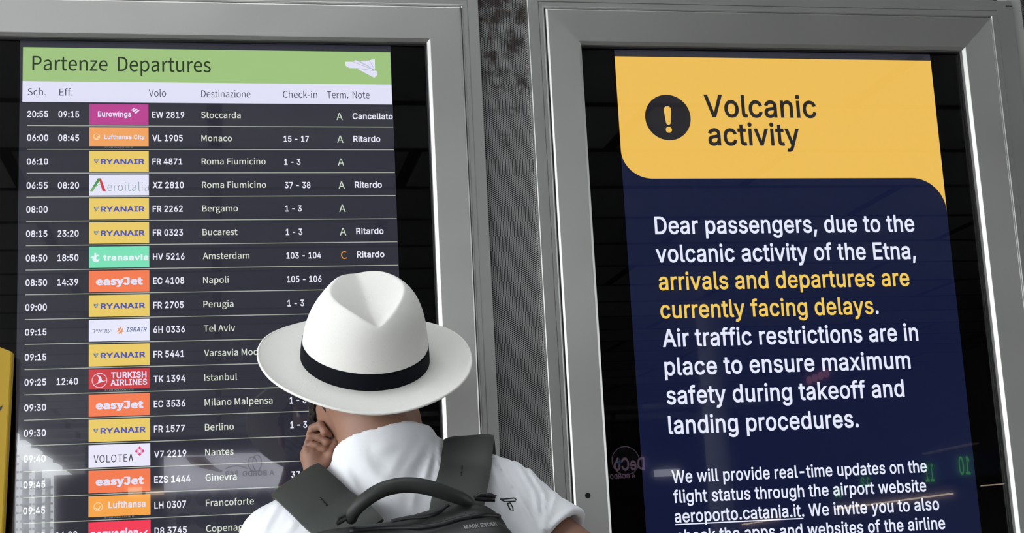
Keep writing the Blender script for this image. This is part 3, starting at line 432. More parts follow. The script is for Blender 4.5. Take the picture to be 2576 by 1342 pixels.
def math_node(nt, op, a, b=None, c=None):
    n = nt.nodes.new('ShaderNodeMath'); n.operation = op
    for i, v in enumerate((a, b, c)):
        if v is None: continue
        if hasattr(v, 'default_value') or hasattr(v, 'links'): nt.links.new(v, n.inputs[i])
        else: n.inputs[i].default_value = v
    return n.outputs[0]
def perforated(name, pitch=0.0039, radius=0.355):
    """steel sheet with staggered round holes, rust and grime near the top"""
    m = mat(name, (0.33, 0.33, 0.33, 1), 0.45, 0.6)
    nt, N, L, b = nodes(m)
    tc = N.new('ShaderNodeTexCoord'); sp = N.new('ShaderNodeSeparateXYZ')
    L.new(tc.outputs['Object'], sp.inputs[0])
    M = lambda *a: math_node(nt, *a)
    u = M('DIVIDE', sp.outputs['Z'], pitch); v = M('DIVIDE', sp.outputs['X'], pitch)
    r3 = math.sqrt(3)
    def dist(off):
        a = M('SUBTRACT', M('FLOORED_MODULO', M('ADD', u, off*.5), 1.0), .5)
        c = M('SUBTRACT', M('FLOORED_MODULO', M('ADD', v, off*r3/2), r3), r3/2)
        return M('SQRT', M('ADD', M('MULTIPLY', a, a), M('MULTIPLY', c, c)))
    d = M('MINIMUM', dist(0), dist(1))
    hole = M('LESS_THAN', d, radius)
    n1 = N.new('ShaderNodeTexNoise'); n1.inputs['Scale'].default_value = 34; n1.inputs['Detail'].default_value = 8; n1.inputs['Roughness'].default_value = .65
    L.new(tc.outputs['Object'], n1.inputs['Vector'])
    top = N.new('ShaderNodeMapRange'); top.inputs['From Min'].default_value = 1.95; top.inputs['From Max'].default_value = 2.45
    top.inputs['To Min'].default_value = -0.12; top.inputs['To Max'].default_value = 0.17
    L.new(sp.outputs['Z'], top.inputs['Value'])
    g = M('ADD', n1.outputs['Fac'], top.outputs['Result'])
    st = N.new('ShaderNodeMapRange'); st.inputs['From Min'].default_value = .545; st.inputs['From Max'].default_value = .72; st.inputs['To Max'].default_value = .95
    L.new(g, st.inputs['Value'])
    n2 = N.new('ShaderNodeTexNoise'); n2.inputs['Scale'].default_value = 9
    L.new(tc.outputs['Object'], n2.inputs['Vector'])
    grime = N.new('ShaderNodeMix'); grime.data_type = 'RGBA'
    grime.inputs['A'].default_value = (0.03, 0.027, 0.026, 1); grime.inputs['B'].default_value = (0.075, 0.045, 0.038, 1)
    L.new(n2.outputs['Fac'], grime.inputs['Factor'])
    base = N.new('ShaderNodeMix'); base.data_type = 'RGBA'
    base.inputs['A'].default_value = (0.36, 0.36, 0.355, 1)
    L.new(st.outputs['Result'], base.inputs['Factor']); L.new(grime.outputs['Result'], base.inputs['B'])
    L.new(base.outputs['Result'], b.inputs['Base Color'])
    L.new(M('SUBTRACT', 1.0, hole), b.inputs['Alpha'])
    return m
PERF = perforated('perforated_steel')

# ------------------------------------------------------------------ the setting
PAVE = mat('dark_paving', (0.17, 0.17, 0.165, 1), 0.7)
PAVEO = mat('pale_paving', (0.45, 0.44, 0.42, 1), 0.8)
o = MB(); o.box((-2.5, -34, -0.2), (14, 0.6, 0)); struct(o.build('floor', PAVE))
o = MB(); o.box((-60, -60, -0.2), (-2.5, 0.6, -.002)); o.box((-2.5, -60, -.2), (14, -34, -.002)); o.box((14, -60, -.2), (60, .6, -.002)); struct(o.build('floor_outdoor', PAVEO))
WALLM = mat('grey_wall_panel', (0.16, 0.16, 0.16, 1), 0.5)
o = MB(); o.box((-3.2, 0.06, 0), (9, 0.3, 4.5)); struct(o.build('wall_back', WALLM))
# perforated cladding strips between and beside the display cabinets
def perf_strip(name, x0, x1, y, z0=0.0, z1=3.4):
    m = MB(); m.quad(x0, x1, z0, z1, y)
    return struct(m.build(name, PERF, fix=False))
perf_strip('trim_1', 0.5094, 0.6079, -0.006)
BLACKV = mat('dark_void', (0.01, 0.01, 0.01, 1), 0.8)
m = MB(); m.box((0.50, 0.03, 0), (0.62, 0.055, 3.4)); m.box((1.655, 0.03, 0), (2.6, 0.055, 3.4)); struct(m.build('trim_2', BLACKV))
PALE = mat('grey_painted_steel', (0.36, 0.36, 0.34, 1), 0.45, 0.3)
m = MB(); m.box((1.650, -0.008, 0), (1.6815, 0.03, 3.4)); struct(m.build('trim_3', PALE))
perf_strip('trim_4', 1.6815, 2.4, -0.007)
m = MB(); m.box((-3.2, 0.03, 0), (-0.53, 0.058, 3.4)); struct(m.build('trim_5', ALU2, bevel=.002))

# ------------------------------------------------------------------ display cabinets
ZT = EYE+0.9660            # top of the lit picture
Z0 = EYE-0.244             # bottom of the lit picture
def cabinet(root, X, top, bot):
    """X: dict of x edges (left and right); a fixed surround, a mitred door frame, rubber, glass"""
    zb = lambda v: bot + v       # mirrored at the bottom
    gz, l2z, fz, iz = top['gap'], top['line2'], top['flange'], top['face']
    def R(l, r, z, y): return (X[l], X[r], bot-(z-iz), z, y)
    s = MB()
    s.rings([(X['fl']+0.0, X['fr'], bot-(fz-iz), fz, 0.058), (X['fl'], X['fr'], bot-(fz-iz), fz, -0.0185),
             (X['fl']+.0012, X['fr']-.0012, bot-(fz-iz)+.0012, fz-.0012, -0.020),
             (X['l2l']-.0014, X['l2r']+.0014, bot-(l2z-iz)-.0014, l2z+.0014, -0.020),
             (X['l2l']-.0010, X['l2r']+.0010, bot-(l2z-iz)-.001, l2z+.001, -0.0178),
             (X['l2l']-.0003, X['l2r']+.0003, bot-(l2z-iz)-.0003, l2z+.0003, -0.0178),
             (X['l2l']+.0008, X['l2r']-.0008, bot-(l2z-iz)+.0008, l2z-.0008, -0.0202),
             (X['rl']-.0026, X['rr']+.0026, bot-(top['ridge']-iz)-.0026, top['ridge']+.0026, -0.0202),
             (X['rl']-.0008, X['rr']+.0008, bot-(top['ridge']-iz)-.0008, top['ridge']+.0008, -0.0205),
             (X['rl']+.0014, X['rr']-.0014, bot-(top['ridge']-iz)+.0014, top['ridge']-.0014, -0.0184),
             (X['rl']+.0014, X['rr']-.0014, bot-(top['ridge']-iz)+.0014, top['ridge']-.0014, 0.01)])
    sur = s.build('surround', ALU2, root)
    s = MB()
    s.rings([(X['rl']+.0006, X['rr']-.0006, bot-(top['ridge']-iz)+.0006, top['ridge']-.0006, -0.004),
             (X['gl']+.004, X['gr']-.004, bot-(gz-iz)+.004, gz-.004, -0.004)])
    s.build('gap_seal', RUBBER, root)
    d = MB()
    d.rings([(X['gl'], X['gr'], bot-(gz-iz), gz, 0.0), (X['gl'], X['gr'], bot-(gz-iz), gz, -0.0215),
             (X['gl']+.0005, X['gr']-.0005, bot-(gz-iz)+.0005, gz-.0005, -0.0224),
             (X['gl']+.0028, X['gr']-.0028, bot-(gz-iz)+.0028, gz-.0028, -0.0247),
             (X['gl']+.0036, X['gr']-.0036, bot-(gz-iz)+.0036, gz-.0036, -0.025),
             (X['il'], X['ir'], bot, iz, -0.025),
             (X['il']+.0009, X['ir']-.0009, bot+.0009, iz-.0009, -0.0247),
             (X['il']+.0062, X['ir']-.0062, bot+.0062, iz-.0062, -0.0195),
             (X['il']+.0066, X['ir']-.0066, bot+.0066, iz-.0066, -0.0185),
             (X['il']+.0066, X['ir']-.0066, bot+.0066, iz-.0066, -0.0095),
             (X['il']+.0066, X['ir']-.0066, bot+.0066, iz-.0066, 0.0)], None)
    door = d.build('door_frame', [ALU_H, ALU_V], root)
    s = MB()
    s.rings([(X['il']+.0067, X['ir']-.0067, bot+.0067, iz-.0067, -0.0092), (X['il']+.0095, X['ir']-.0095, bot+.0095, iz-.0095, -0.0088),
             (X['il']+.0100, X['ir']-.0100, bot+.0100, iz-.0100, -0.0062)])
    s.build('glazing_gasket', RUBBER, root)
    s = MB(); s.quad(X['il']+.004, X['ir']-.004, bot+.004, iz-.004, 0.0015); s.build('backing_mask', MASK, root)
    s = MB(); s.box((X['il']+.0045, -0.0075, bot+.0045), (X['ir']-.0045, -0.0040, iz-.0045)); s.build('glass_pane', GLASS, root)
    return sur, door

TOP = dict(face=EYE+.9870, gap=EYE+1.0535, ridge=EYE+1.0570, line2=EYE+1.0685, flange=EYE+1.0925)
BOT = Z0-.021
LX = dict(il=-.4215, ir=.4117, gl=-.4839, gr=.4741, rl=-.4868, rr=.4770, l2l=-.4975, l2r=.4877, fl=-.5192, fr=.5094)
RX = dict(il=.7062, ir=1.5340, gl=.6436, gr=1.600, rl=.6402, rr=1.6035, l2l=.6305, l2r=1.6163, fl=.6079, fr=1.654)
board = thing('departure_board', 'grey metal display case with green-headed departures list, left of the perforated strip', 'information display', (0, 0, Z0-.1))
notice = thing('notice_board', 'tall grey metal display case showing yellow volcanic activity warning on navy screen', 'information display', (1.1245, 0, Z0-.1))
bsur, bdoor = cabinet(board, LX, TOP, BOT)
nsur, ndoor = cabinet(notice, RX, TOP, BOT)
# round lock in the left stile of the notice case
lk = at(1478.4, 1247.6, -.025)
s = MB(); n = 20
ring = [(lk.x+.0052*math.cos(2*math.pi*i/n), -.0262, lk.z+.0052*math.sin(2*math.pi*i/n)) for i in range(n)]
rin = [(lk.x+.0036*math.cos(2*math.pi*i/n), -.0262, lk.z+.0036*math.sin(2*math.pi*i/n)) for i in range(n)]
rbk = [(p[0], -.0252, p[2]) for p in ring]; rdp = [(p[0], -.0254, p[2]) for p in rin]
V = rbk+ring+rin+rdp; Fc = []
for k in range(3):
    for i in range(n): Fc.append((k*n+i, k*n+(i+1) % n, (k+1)*n+(i+1) % n, (k+1)*n+i))
Fc.append(tuple(3*n+i for i in range(n)))
s.add(V, Fc)
lock = s.build('door_lock', RUBBER, ndoor); note(lock, 'small round black lock on the left stile')
# thin dark joint in the surround's top right corner
s = MB(); q0 = at(2530, 15, -.0203); q1 = at(2546, 15, -.0203)
s.box((q0.x, -.0204, q0.z-.0008), (1.6538, -.0192, q0.z+.0009)); s.build('corner_joint', RUBBER, nsur)

# ------------------------------------------------------------------ the departures screen
WHT = lit('screen_white', 228, 228, 250); INK = lit('screen_ink', 34, 40, 62); GRN = lit('screen_green', 160, 196, 128)
DKG = lit('screen_dark_green_ink', 34, 48, 24)
LCD = mat('screen_dark', (0.004, 0.004, 0.006, 1), 0.04, 0, 0.9, lin(42, 43, 54), 1.0)
TXT = lit('screen_text_white', 236, 236, 250); PAL = lit('screen_text_cream', 222, 228, 212); LINE = lit('screen_line', 178, 184, 168)
AMB = lit('screen_amber', 232, 160, 70)
TERM = lit('screen_pale_green', 214, 226, 204)
xl, xr = at(57.9, 118.3).x, 0.3355
scr = MB(); scr.quad(-.3512, .3366, Z0, EYE+.9790, 0.0)
screen = scr.build('screen', LCD, board)
zr = lambda k: RZ1 + (1-k)*PITCHZ       # height of the line under row k-1
RZ1 = (at(68.2, 316.1).z + at(989, 320.5).z)/2
PITCHZ = (RZ1 - at(58.2, 1318.6).z)/16
zg = (at(57.9, 204.1).z+at(985.9, 213.5).z)/2
zw = (at(57.9, 256).z+at(987.2, 263.8).z)/2
YT = -.0010
h = MB(); h.quad(xl, xr, zg, ZT, -.0004, 0)
def wpx(mb, s, pl, pr, yl, yr, cap_px, m, y=YT, **k):
    a, b = at(pl, yl), at(pr, yr)
    cap = (at(pl, yl-cap_px).z - a.z)
    write(mb, s, a.x, b.x, (a.z+b.z)/2, cap, y, m, **k)
wpx(h, 'Partenze', 81.5, 270.7, 176.8, 179.0, 35.5, 1, font='N', bold=.004)
wpx(h, 'Departures', 296.3, 530.5, 179.3, 182.0, 36, 1, font='N', bold=.004)
pp = [(858,498),(918,498),(945,484),(978,497),(990,490),(1050,488),(1072,480),(1095,476),(1097,556),(1092,566),(1114,576),(1115,603),(1105,615),(1090,626),(945,550),(890,548),(860,530)]
zm = lambda p: (lambda q: (q.x, q.z))(at(600+p[0]/3.195, p[1]/3.195))
h.poly([zm(p) for p in pp], YT, 2)
def stroke(mb, a, b, w, y, m):
    a, b = Vector(a), Vector(b); d = (b-a).normalized(); n = Vector((-d.y, d.x))*w/2
    q = [a-n, b-n, b+n, a+n]
    mb.add([(p.x, y, p.y) for p in q], [(0, 1, 2, 3)], m)
for a, b in (((918,498),(1092,566)), ((945,484),(1092,566)), ((1050,488),(1094,560)), ((945,550),(1092,572)), ((978,497),(1050,535))):
    stroke(h, zm(a), zm(b), .0007, YT-.0003, 3)
note(h.build('header_banner', [GRN, DKG, WHT, lit('screen_crease', 150, 160, 170)], screen, fix=False), 'green header band with a white paper plane')
h = MB(); h.quad(xl, xr, zw, zg, -.0004, 0)
for s_, a, b, y1 in (('Sch.',70,115,240),('Eff.',149.6,183,241),('Volo',374.6,417.8,243.2),('Destinazione',506.4,630,245.2),('Check-in',712,798,246.6),('Term.',822.8,876,247.3),('Note',887.2,929.6,247.7)):
    wpx(h, s_, a, b, y1, y1+.3, 17.2, 1, font='N', bold=-.004)
note(h.build('column_heading_bar', [WHT, INK], screen, fix=False), 'white bar of column headings')

ROWS = [('20:55','09:15','eurowings','EW 2819','Stoccarda','','A','Cancellato'),
 ('06:00','08:45','lhcity','VL 1905','Monaco','15 - 17','A','Ritardo'),
 ('06:10','','ryan','FR 4871','Roma Fiumicino','1 - 3','A',''),
 ('06:55','08:20','aeroit','XZ 2810','Roma Fiumicino','37 - 38','A','Ritardo'),
 ('08:00','','ryan','FR 2262','Bergamo','1 - 3','A',''),
 ('08:15','23:20','ryan','FR 0323','Bucarest','1 - 3','A','Ritardo'),
 ('08:50','18:50','transavia','HV 5216','Amsterdam','103 - 104','C','Ritardo'),
 ('08:50','14:39','easy','EC 4108','Napoli','105 - 106','C',''),
 ('09:00','','ryan','FR 2705','Perugia','1 - 3','A',''),
 ('09:15','','israir','6H 0336','Tel Aviv','','',''),
 ('09:15','','ryan','FR 5441','Varsavia Modlin','','',''),
 ('09:25','12:40','turkish','TK 1394','Istanbul','','',''),
 ('09:30','','easy','EC 3536','Milano Malpensa','1 - 3','',''),
 ('09:30','','ryan','FR 1577','Berlino','1 - 3','',''),
 ('09:40','','volotea','V7 2219','Nantes','','',''),
 ('09:45','','easy','EZS 1444','Ginevra','37 - 38','',''),
 ('09:45','','lufthansa','LH 0307','Francoforte','','',''),
 ('09:55','14:20','norwegian','D8 3745','Copenaghen','','','')]
XC = dict(sch=at(67.6,406).x, eff=at(147,286).x, volo=at(383.4,406).x, dest=at(507.4,406).x, chk=at(713.6,350).x, term=at(847.9,350).x, note=at(888.5,350).x)
def natural(s, font='N', bold=.02):
    _, _, a, b = text_shape(s, font, bold); return b-a
CAPR = PITCHZ*.252
k_of = lambda s, w, bold, font='I': w/natural(s, font, bold)/(CAPR/.7)
K_sch = k_of('06:10', at(121,406).x-XC['sch'], .026)
K_volo = k_of('FR 4871', at(458.5,406).x-XC['volo'], .026)
K_dest = k_of('Roma Fiumicino', at(665,406).x-XC['dest'], .008, 'N')
K_chk = k_of('15 - 17', at(776.8,350).x-XC['chk'], .026)
K_note = k_of('Ritardo', at(956.5,350).x-XC['note'], .026)
for k, (sch, eff, logo, volo, dest, chk, term, nt_) in enumerate(ROWS):
    zt = RZ1 + (1-k)*PITCHZ; zb_ = zt-.64*PITCHZ
    def field(name, txt, x, dz, size, mtl, bold, xs, x1=0, font='I'):
        if not txt: return
        e = MB(); write(e, txt, x, x1, zb_-dz*PITCHZ, CAPR*size, YT, 0, font, bold, xscale=xs)
        e.build(name, mtl, screen, fix=False)
    field('scheduled_time', sch, XC['sch'], 0, 1, TXT, .026, K_sch)
    field('expected_time', eff, XC['eff'], 0, 1, TXT, .026, K_sch)
    field('flight_number', volo, XC['volo'], 0, 1, TXT, .026, K_volo)
    field('destination', dest, XC['dest'], 0, 1.02, PAL, .008, K_dest, 0, 'N')
    field('check_in_desk', chk, XC['chk'], .02, 1, TXT, .026, K_chk)
    field('terminal', term, XC['term']+(.001 if term == 'C' else 0), .06, 1.25, AMB if term == 'C' else TERM, 0.0, 1.03, 0, 'N')
    field('flight_status', nt_, XC['note'], .01, 1, TXT, .026, None if nt_ == 'Cancellato' else K_note, xr)
    if k:
        l = MB(); l.quad(XC['sch'], xr, zt-.0007, zt+.0007, -.0007); l.build('row_divider', LINE, screen, fix=False)

# airline tiles: a coloured field with its lettering and emblem, tile coordinates 0..1
TX0, TX1 = at(225, 300).x, at(373.6, 300).x
TW = TX1-TX0
def tile(k, short=False):
    zt = RZ1 + (1-k)*PITCHZ
    return zt-.065*PITCHZ, zt-(.865 if short else .945)*PITCHZ
Y1, Y2, Y3 = -.0005, -.0010, -.0014
class Tile:
    def __init__(self, k, rgb, label, short=False):
        self.z1, self.z0 = tile(k, short); self.h = self.z1-self.z0; self.k = k
        self.mb = MB(); self.mats = [lit('tile_%d_%d_%d' % rgb, *rgb)]; self.label = label
        self.mb.quad(TX0, TX1, self.z0, self.z1, Y1, 0)
    def P(self, u, v): return (TX0+u*TW, self.z1-v*self.h)
    def mt(self, name, r, g, b):
        m = lit(name, r, g, b)
        if m not in self.mats: self.mats.append(m)
        return self.mats.index(m)
    def text(self, s, u0, u1, v, capv, m, y=Y2, **k):
        write(self.mb, s, TX0+u0*TW, TX0+u1*TW, self.z1-v*self.h, capv*self.h, y, m, **k)
    def poly(self, pts, m, y=Y2): self.mb.poly([self.P(*p) for p in pts], y, m)
    def line(self, pts, w, m, y=Y2):
        for a, b in zip(pts, pts[1:]): stroke(self.mb, self.P(*a), self.P(*b), w*TW, y, m)
    def circle(self, u, v, r, m, t=None, y=Y2):
        c = self.P(u, v)
        if t: ringfill(self.mb, c[0], c[1], r*TW, r*TW, t*TW, y, m)
        else: self.mb.poly(disc(c[0], c[1], r*TW), y, m)
    def done(self): note(self.mb.build('airline_tile', self.mats, screen, fix=False), self.label)
def star_line(t):
    w = t.mt('tile_small_grey', 150, 150, 150)
    t.text('STAR ALLIANCE', .26, .68, 1.085, .062, w, font='I', bold=.01)
    ringfill(t.mb, *t.P(.715, 1.055), .0018, .0018, .0005, Y2, w, 5)
def crane(t, u, v, r, m):
    t.circle(u, v, r, m, .012)
    a = t.h/TW
    t.poly([(u-r*.78, v-.02), (u-r*.2, v+.10), (u+r*.1, v+.06), (u+r*.35, v-.02), (u+r*.85, v-.06), (u+r*.45, v+.05), (u+r*.15, v+.16), (u-r*.25, v+.17), (u-r*.55, v+.09)], m)
def t_eurowings(k):
    t = Tile(k, (188, 62, 145), 'magenta airline tile'); w = t.mt('screen_white', 0, 0, 0)
    t.text('Eurowings', .142, .707, .605, .235, w, bold=.032)
    for a, b, c, d in (((.700,.30),(.745,.20),(.775,.20),(.728,.31)), ((.725,.345),(.785,.225),(.818,.245),(.757,.375)), ((.762,.405),(.825,.28),(.858,.275),(.795,.445))):
        t.poly([a, b, c, d], w)
    t.poly([(.758,.42),(.79,.42),(.80,.445),(.775,.455)], w)
    t.done()
def t_lhcity(k):
    t = Tile(k, (244, 164, 94), 'pale orange airline tile in the second flight row', True); w = t.mt('screen_white', 0, 0, 0)
    crane(t, .122, .50, .058, t.mt('tile_cream', 250, 215, 170))
    t.text('Lufthansa City', .25, .935, .615, .21, w, bold=.036)
    star_line(t); t.done()
def t_ryan(k):
    t = Tile(k, (236, 205, 104), 'yellow airline tile with blue lettering'); b = t.mt('tile_blue', 72, 84, 176); g = t.mt('tile_steel_blue', 96, 108, 140); s = t.mt('tile_silver', 190, 190, 160)
    t.text('RYANAIR', .19, .928, .625, .225, b, bold=.04)
    t.poly([(.078,.395),(.098,.42),(.155,.395),(.152,.45),(.142,.52),(.115,.60),(.092,.54),(.082,.47)], g)
    t.poly([(.098,.445),(.148,.42),(.138,.50),(.116,.565),(.104,.52)], s, Y3)
    for d in (.0, .017): t.line([(.108+d,.45),(.112+d,.53)], .004, g, Y3-.0003)
    t.done()
def t_aeroit(k):
    t = Tile(k, (232, 232, 252), 'white airline tile with a large green and red letter'); g = t.mt('tile_green', 70, 150, 80); r = t.mt('tile_red', 214, 62, 72); d = t.mt('tile_pine', 60, 128, 110); lt = t.mt('tile_leaf', 118, 178, 104)
    t.poly([(.012,.80),(.145,.18),(.195,.18),(.175,.30),(.10,.58),(.062,.80)], g)
    t.poly([(.012,.80),(.06,.60),(.155,.47),(.30,.36),(.18,.47),(.10,.60),(.065,.80)], lt, Y3)
    t.poly([(.165,.25),(.195,.18),(.278,.80),(.222,.80)], r, Y3-.0002)
    t.text('eroitalia', .305, .998, .80, .42, d, font='N', bold=-.022, track=.05)
    t.done()
def t_transavia(k):
    t = Tile(k, (124, 228, 186), 'mint green airline tile'); w = t.mt('tile_mint_white', 232, 248, 250)
    t.text('transavia', .232, .985, .655, .25, w, bold=.052, track=.03)
    t.poly([(.085,.31),(.115,.31),(.118,.41),(.152,.38),(.162,.44),(.122,.49),(.116,.56),(.13,.62),(.152,.60),(.168,.58),(.172,.62),(.155,.70),(.118,.74),(.078,.71),(.055,.62),(.062,.52),(.03,.56),(.024,.50),(.06,.45),(.09,.42)], w)
    t.done()
def t_easy(k):
    t = Tile(k, (247, 126, 82), 'orange airline tile with rounded white lettering'); w = t.mt('screen_white', 0, 0, 0)
    t.text('easyJet', .115, .895, .655, .30, w, font='N', bold=.06, track=-.01)
    serif = [(.565,.325,.655,.385), (.405,.44,.465,.48), (.465,.44,.535,.48)]
    for a, b, c, d in serif: t.poly([(a+.01,b),(c-.01,b),(c,(b+d)/2),(c-.01,d),(a+.01,d),(a,(b+d)/2)], w, Y2-.0002)
    t.done()
def t_israir(k):
    t = Tile(k, (235, 236, 255), 'white airline tile with blue slanted letters and orange star'); b = t.mt('tile_navy', 78, 92, 140); o_ = t.mt('tile_coral', 236, 150, 100)
    t.text('ריי\u05d0רש\u05d9', .04, .37, .62, .185, b, font='H', bold=-.012, slant=.22)
    t.text('ISRAIR', .618, .945, .58, .195, b, bold=.02, slant=.2, track=.08)
    star = []
    for i in range(14):
        a = -math.pi/2 + i*math.pi/7; r = 1.0 if i % 2 == 0 else .52
        star.append((.517+.066*r*math.cos(a+.2*(i % 2)), .52+.20*r*math.sin(a+.2*(i % 2))))
    t.poly(star, o_); t.line([(.49,.60),(.52,.50),(.545,.42)], .012, 0, Y3)
    t.done()
def t_turkish(k):
    t = Tile(k, (206, 62, 68), 'red airline tile with two lines of white capitals', True); w = t.mt('screen_white', 0, 0, 0)
    t.text('TURKISH', .365, .945, .46, .285, w, bold=.032)
    t.text('AIRLINES', .355, .955, .82, .275, w, bold=.032)
    t.circle(.175, .555, .125, w, .010)
    t.poly([(.115,.26),(.165,.30),(.205,.42),(.215,.56),(.235,.585),(.29,.575),(.215,.64),(.14,.71),(.085,.79),(.10,.74),(.155,.655),(.155,.56),(.165,.44),(.145,.33)], w)
    star_line(t); t.done()
def t_volotea(k):
    t = Tile(k, (238, 236, 254), 'white airline tile with a pink chequered diamond'); d = t.mt('tile_charcoal', 66, 66, 72)
    t.text('VOLOTE', .082, .625, .795, .335, d, font='N', bold=.0, track=.05)
    t.line([(.655,.79),(.685,.46),(.715,.79)], .0165, d)
    p = [t.mt('tile_pink', 222, 70, 128), t.mt('tile_rose', 238, 170, 204)]
    for i in range(3):
        for j in range(3):
            if i == 1 and j == 1: continue
            cu, cv = .828+(i-j)*.0277, .345+(i+j-2)*.075
            t.poly([(cu-.0265,cv),(cu,cv-.072),(cu+.0265,cv),(cu,cv+.072)], p[(i+j) % 2])
    t.done()
def t_lufthansa(k):
    t = Tile(k, (250, 168, 76), 'pale orange airline tile near the bottom of the list', True); w = t.mt('screen_white', 0, 0, 0)
    crane(t, .155, .52, .074, t.mt('tile_cream', 250, 215, 170))
    t.text('Lufthansa', .322, .918, .60, .30, w, bold=.032)
    star_line(t); t.done()
def t_norwegian(k):
    t = Tile(k, (246, 62, 88), 'bright red airline tile cut by the bottom edge'); w = t.mt('screen_white', 0, 0, 0)
    t.text('norwegian', .04, .80, .80, .46, w, bold=.045)
    t.poly([(.815,.52),(.85,.54),(.875,.60),(.93,.46),(.955,.45),(.91,.66),(.945,.84),(.915,.86),(.88,.72),(.825,.86),(.86,.66)], w)
    t.done()
for k, r in enumerate(ROWS): globals()['t_'+r[2]](k)

# ------------------------------------------------------------------ the notice screen
NAVY = mat('notice_navy', (0.004, 0.004, 0.008, 1), 0.04, 0, 0.6, lin(14, 22, 54), 1.0)
YEL = lit('notice_yellow', 240, 192, 88); YTX = lit('notice_text_yellow', 244, 204, 92); WTX = lit('notice_text_white', 234, 238, 255); DTX = lit('notice_text_dark', 34, 32, 36)
s = MB(); s.quad(.7845, 1.4645, Z0, EYE+.9780, 0.0)
nscreen = s.build('screen', LCD, notice)
nx0, nx1 = .7845, 1.4645
s = MB(); s.quad(nx0, nx1, Z0, ZT-.002, -.0003); s.build('navy_field', NAVY, nscreen, fix=False)
zy = (at(1641.9, 449.9).z + at(2295.7, 448.4).z)/2
r1 = at(1641.9, 449.9).x - nx0; rz1 = at(1562.6, 400).z - zy; r2 = nx1 - at(2293, 448.4).x; rz2 = zy - at(2377, 513).z
pts = [(nx0, ZT-.002), (nx0, zy+r1*.95)]
pts += [(nx0+r1*(1-math.cos(a)), zy+r1*.95*(1-math.sin(a))) for a in [math.pi/2*i/14 for i in range(1, 15)]]
pts += [(nx1-r2+r2*math.sin(a), zy-r2*(1-math.cos(a))) for a in [math.pi/2*i/14 for i in range(0, 15)]]
pts += [(nx1, ZT-.002)]
s = MB(); s.poly(pts, -.0006, 0)
c = at(1680, 296)
s.poly(disc(c.x, c.z, at(1737, 296).x-c.x, n=64), -.0009, 1)
w_ = .0052
ex = [(c.x+.0078*math.cos(a), c.z+.0155+.0078*math.sin(a)) for a in [math.pi*i/10 for i in range(11)]]
ex += [(c.x+.0048*math.cos(a), c.z-.0105+.0048*math.sin(a)) for a in [math.pi+math.pi*i/10 for i in range(11)]]
s.poly(ex, -.0012, 0)
s.poly(disc(c.x, c.z-.0255, .0064, n=24), -.0012, 0)
wpx(s, 'Volcanic', 1773, 2054.5, 294.8, 295.6, 54.5, 1, y=-.0012, bold=.019)
wpx(s, 'activity', 1782.5, 2012.5, 365.7, 365.7, 54.5, 1, y=-.0012, bold=.019)
note(s.build('warning_banner', [YEL, DTX], nscreen, fix=False), 'yellow warning banner with an exclamation mark in a dark disc')
NL = [('Dear passengers, due to the',1648,2301,589.1,582.3,42.5,0),('volcanic activity of the Etna,',1650.8,2304.3,659.6,652.0,42.5,0),
 ('arrivals and departures are',1658,2288.5,729.2,719.9,42.5,1),('currently facing delays',1662,2198,800.5,790.5,42.5,1),
 ('Air traffic restrictions are in',1667.4,2310.2,872.7,857.1,43,0),('place to ensure maximum',1672.5,2291,944.3,927.3,43,0),
 ('safety during takeoff and',1677.6,2275.5,1016.8,998.8,43.5,0),('landing procedures.',1682.5,2160.6,1091.3,1076.0,44,0),
 ('We will provide real-time updates on the',1690.8,2331.8,1215.8,1188.2,30.5,0),('flight status through the airport website',1694,2330.6,1264.8,1237.6,30.5,0),
 ('aeroporto.catania.it. We invite you to also',1697.6,2363,1315.3,1283.5,30.8,0),('check the apps and websites of the airline',1702,2378,1365.5,1331.5,31,0)]
for (tx, a, b, ya, yb, cap, mm) in NL:
    s = MB(); wpx(s, tx, a, b, ya, yb, cap, 0, y=-.0010, bold=.019)
    if tx.startswith('currently'): wpx(s, '.', 2203, 2210.5, 789.6, 789.6, 42.5, 1, y=-.0010, bold=.019)
    if tx.startswith('aeroporto'):
        p, q = at(1697.6, 1321.1), at(2020.6, 1305); zz = (p.z+q.z)/2
        s.quad(p.x, q.x, zz-.0011, zz+.0011, -.0010, 0)
    o = s.build('notice_line', [YTX if mm else WTX, WTX], nscreen, fix=False)
    if mm: note(o, 'yellow line of the notice text')
# ------------------------------------------------------------------ the forecourt behind the photographer (seen mirrored in the glass)
CEILZ = 4.5
def ceil_at(px, py):
    d = RGT*((px-CX)/FPX) - UPV*((py-CY)/FPX) + FWD
    d = d/d.y
    t = (CEILZ-EYE)/d.z
    return d.x*t, DIST-t            # x, y on the ceiling seen mirrored at that pixel
CEILM = mat('ceiling_planks', (0.1, 0.1, 0.1, 1), 0.6)
nt, N, L, b = nodes(CEILM)
tc = N.new('ShaderNodeTexCoord'); br = N.new('ShaderNodeTexBrick')
br.inputs['Scale'].default_value = 1.0
br.inputs['Brick Width'].default_value = 3.1; br.inputs['Row Height'].default_value = 1.22
br.inputs['Mortar Size'].default_value = 0.055; br.inputs['Mortar Smooth'].default_value = .1
br.inputs['Color1'].default_value = (0.42, 0.42, 0.42, 1); br.inputs['Color2'].default_value = (0.25, 0.25, 0.255, 1)
br.inputs['Mortar'].default_value = (0.008, 0.008, 0.009, 1)
L.new(tc.outputs['Object'], br.inputs['Vector']); L.new(br.outputs['Color'], b.inputs['Base Color'])
steps = [(20, 1083), (49, 1108), (79, 1128), (108, 1147), (133, 1165), (157, 1182), (178, 1196)]
m = MB()
xL, xR = -4.6, 16.0
ys = [ceil_at(p[0], p[1])[1] for p in steps]
edge = lambda y: -.155*(DIST-y)-8.3
xL = edge(ys[0])
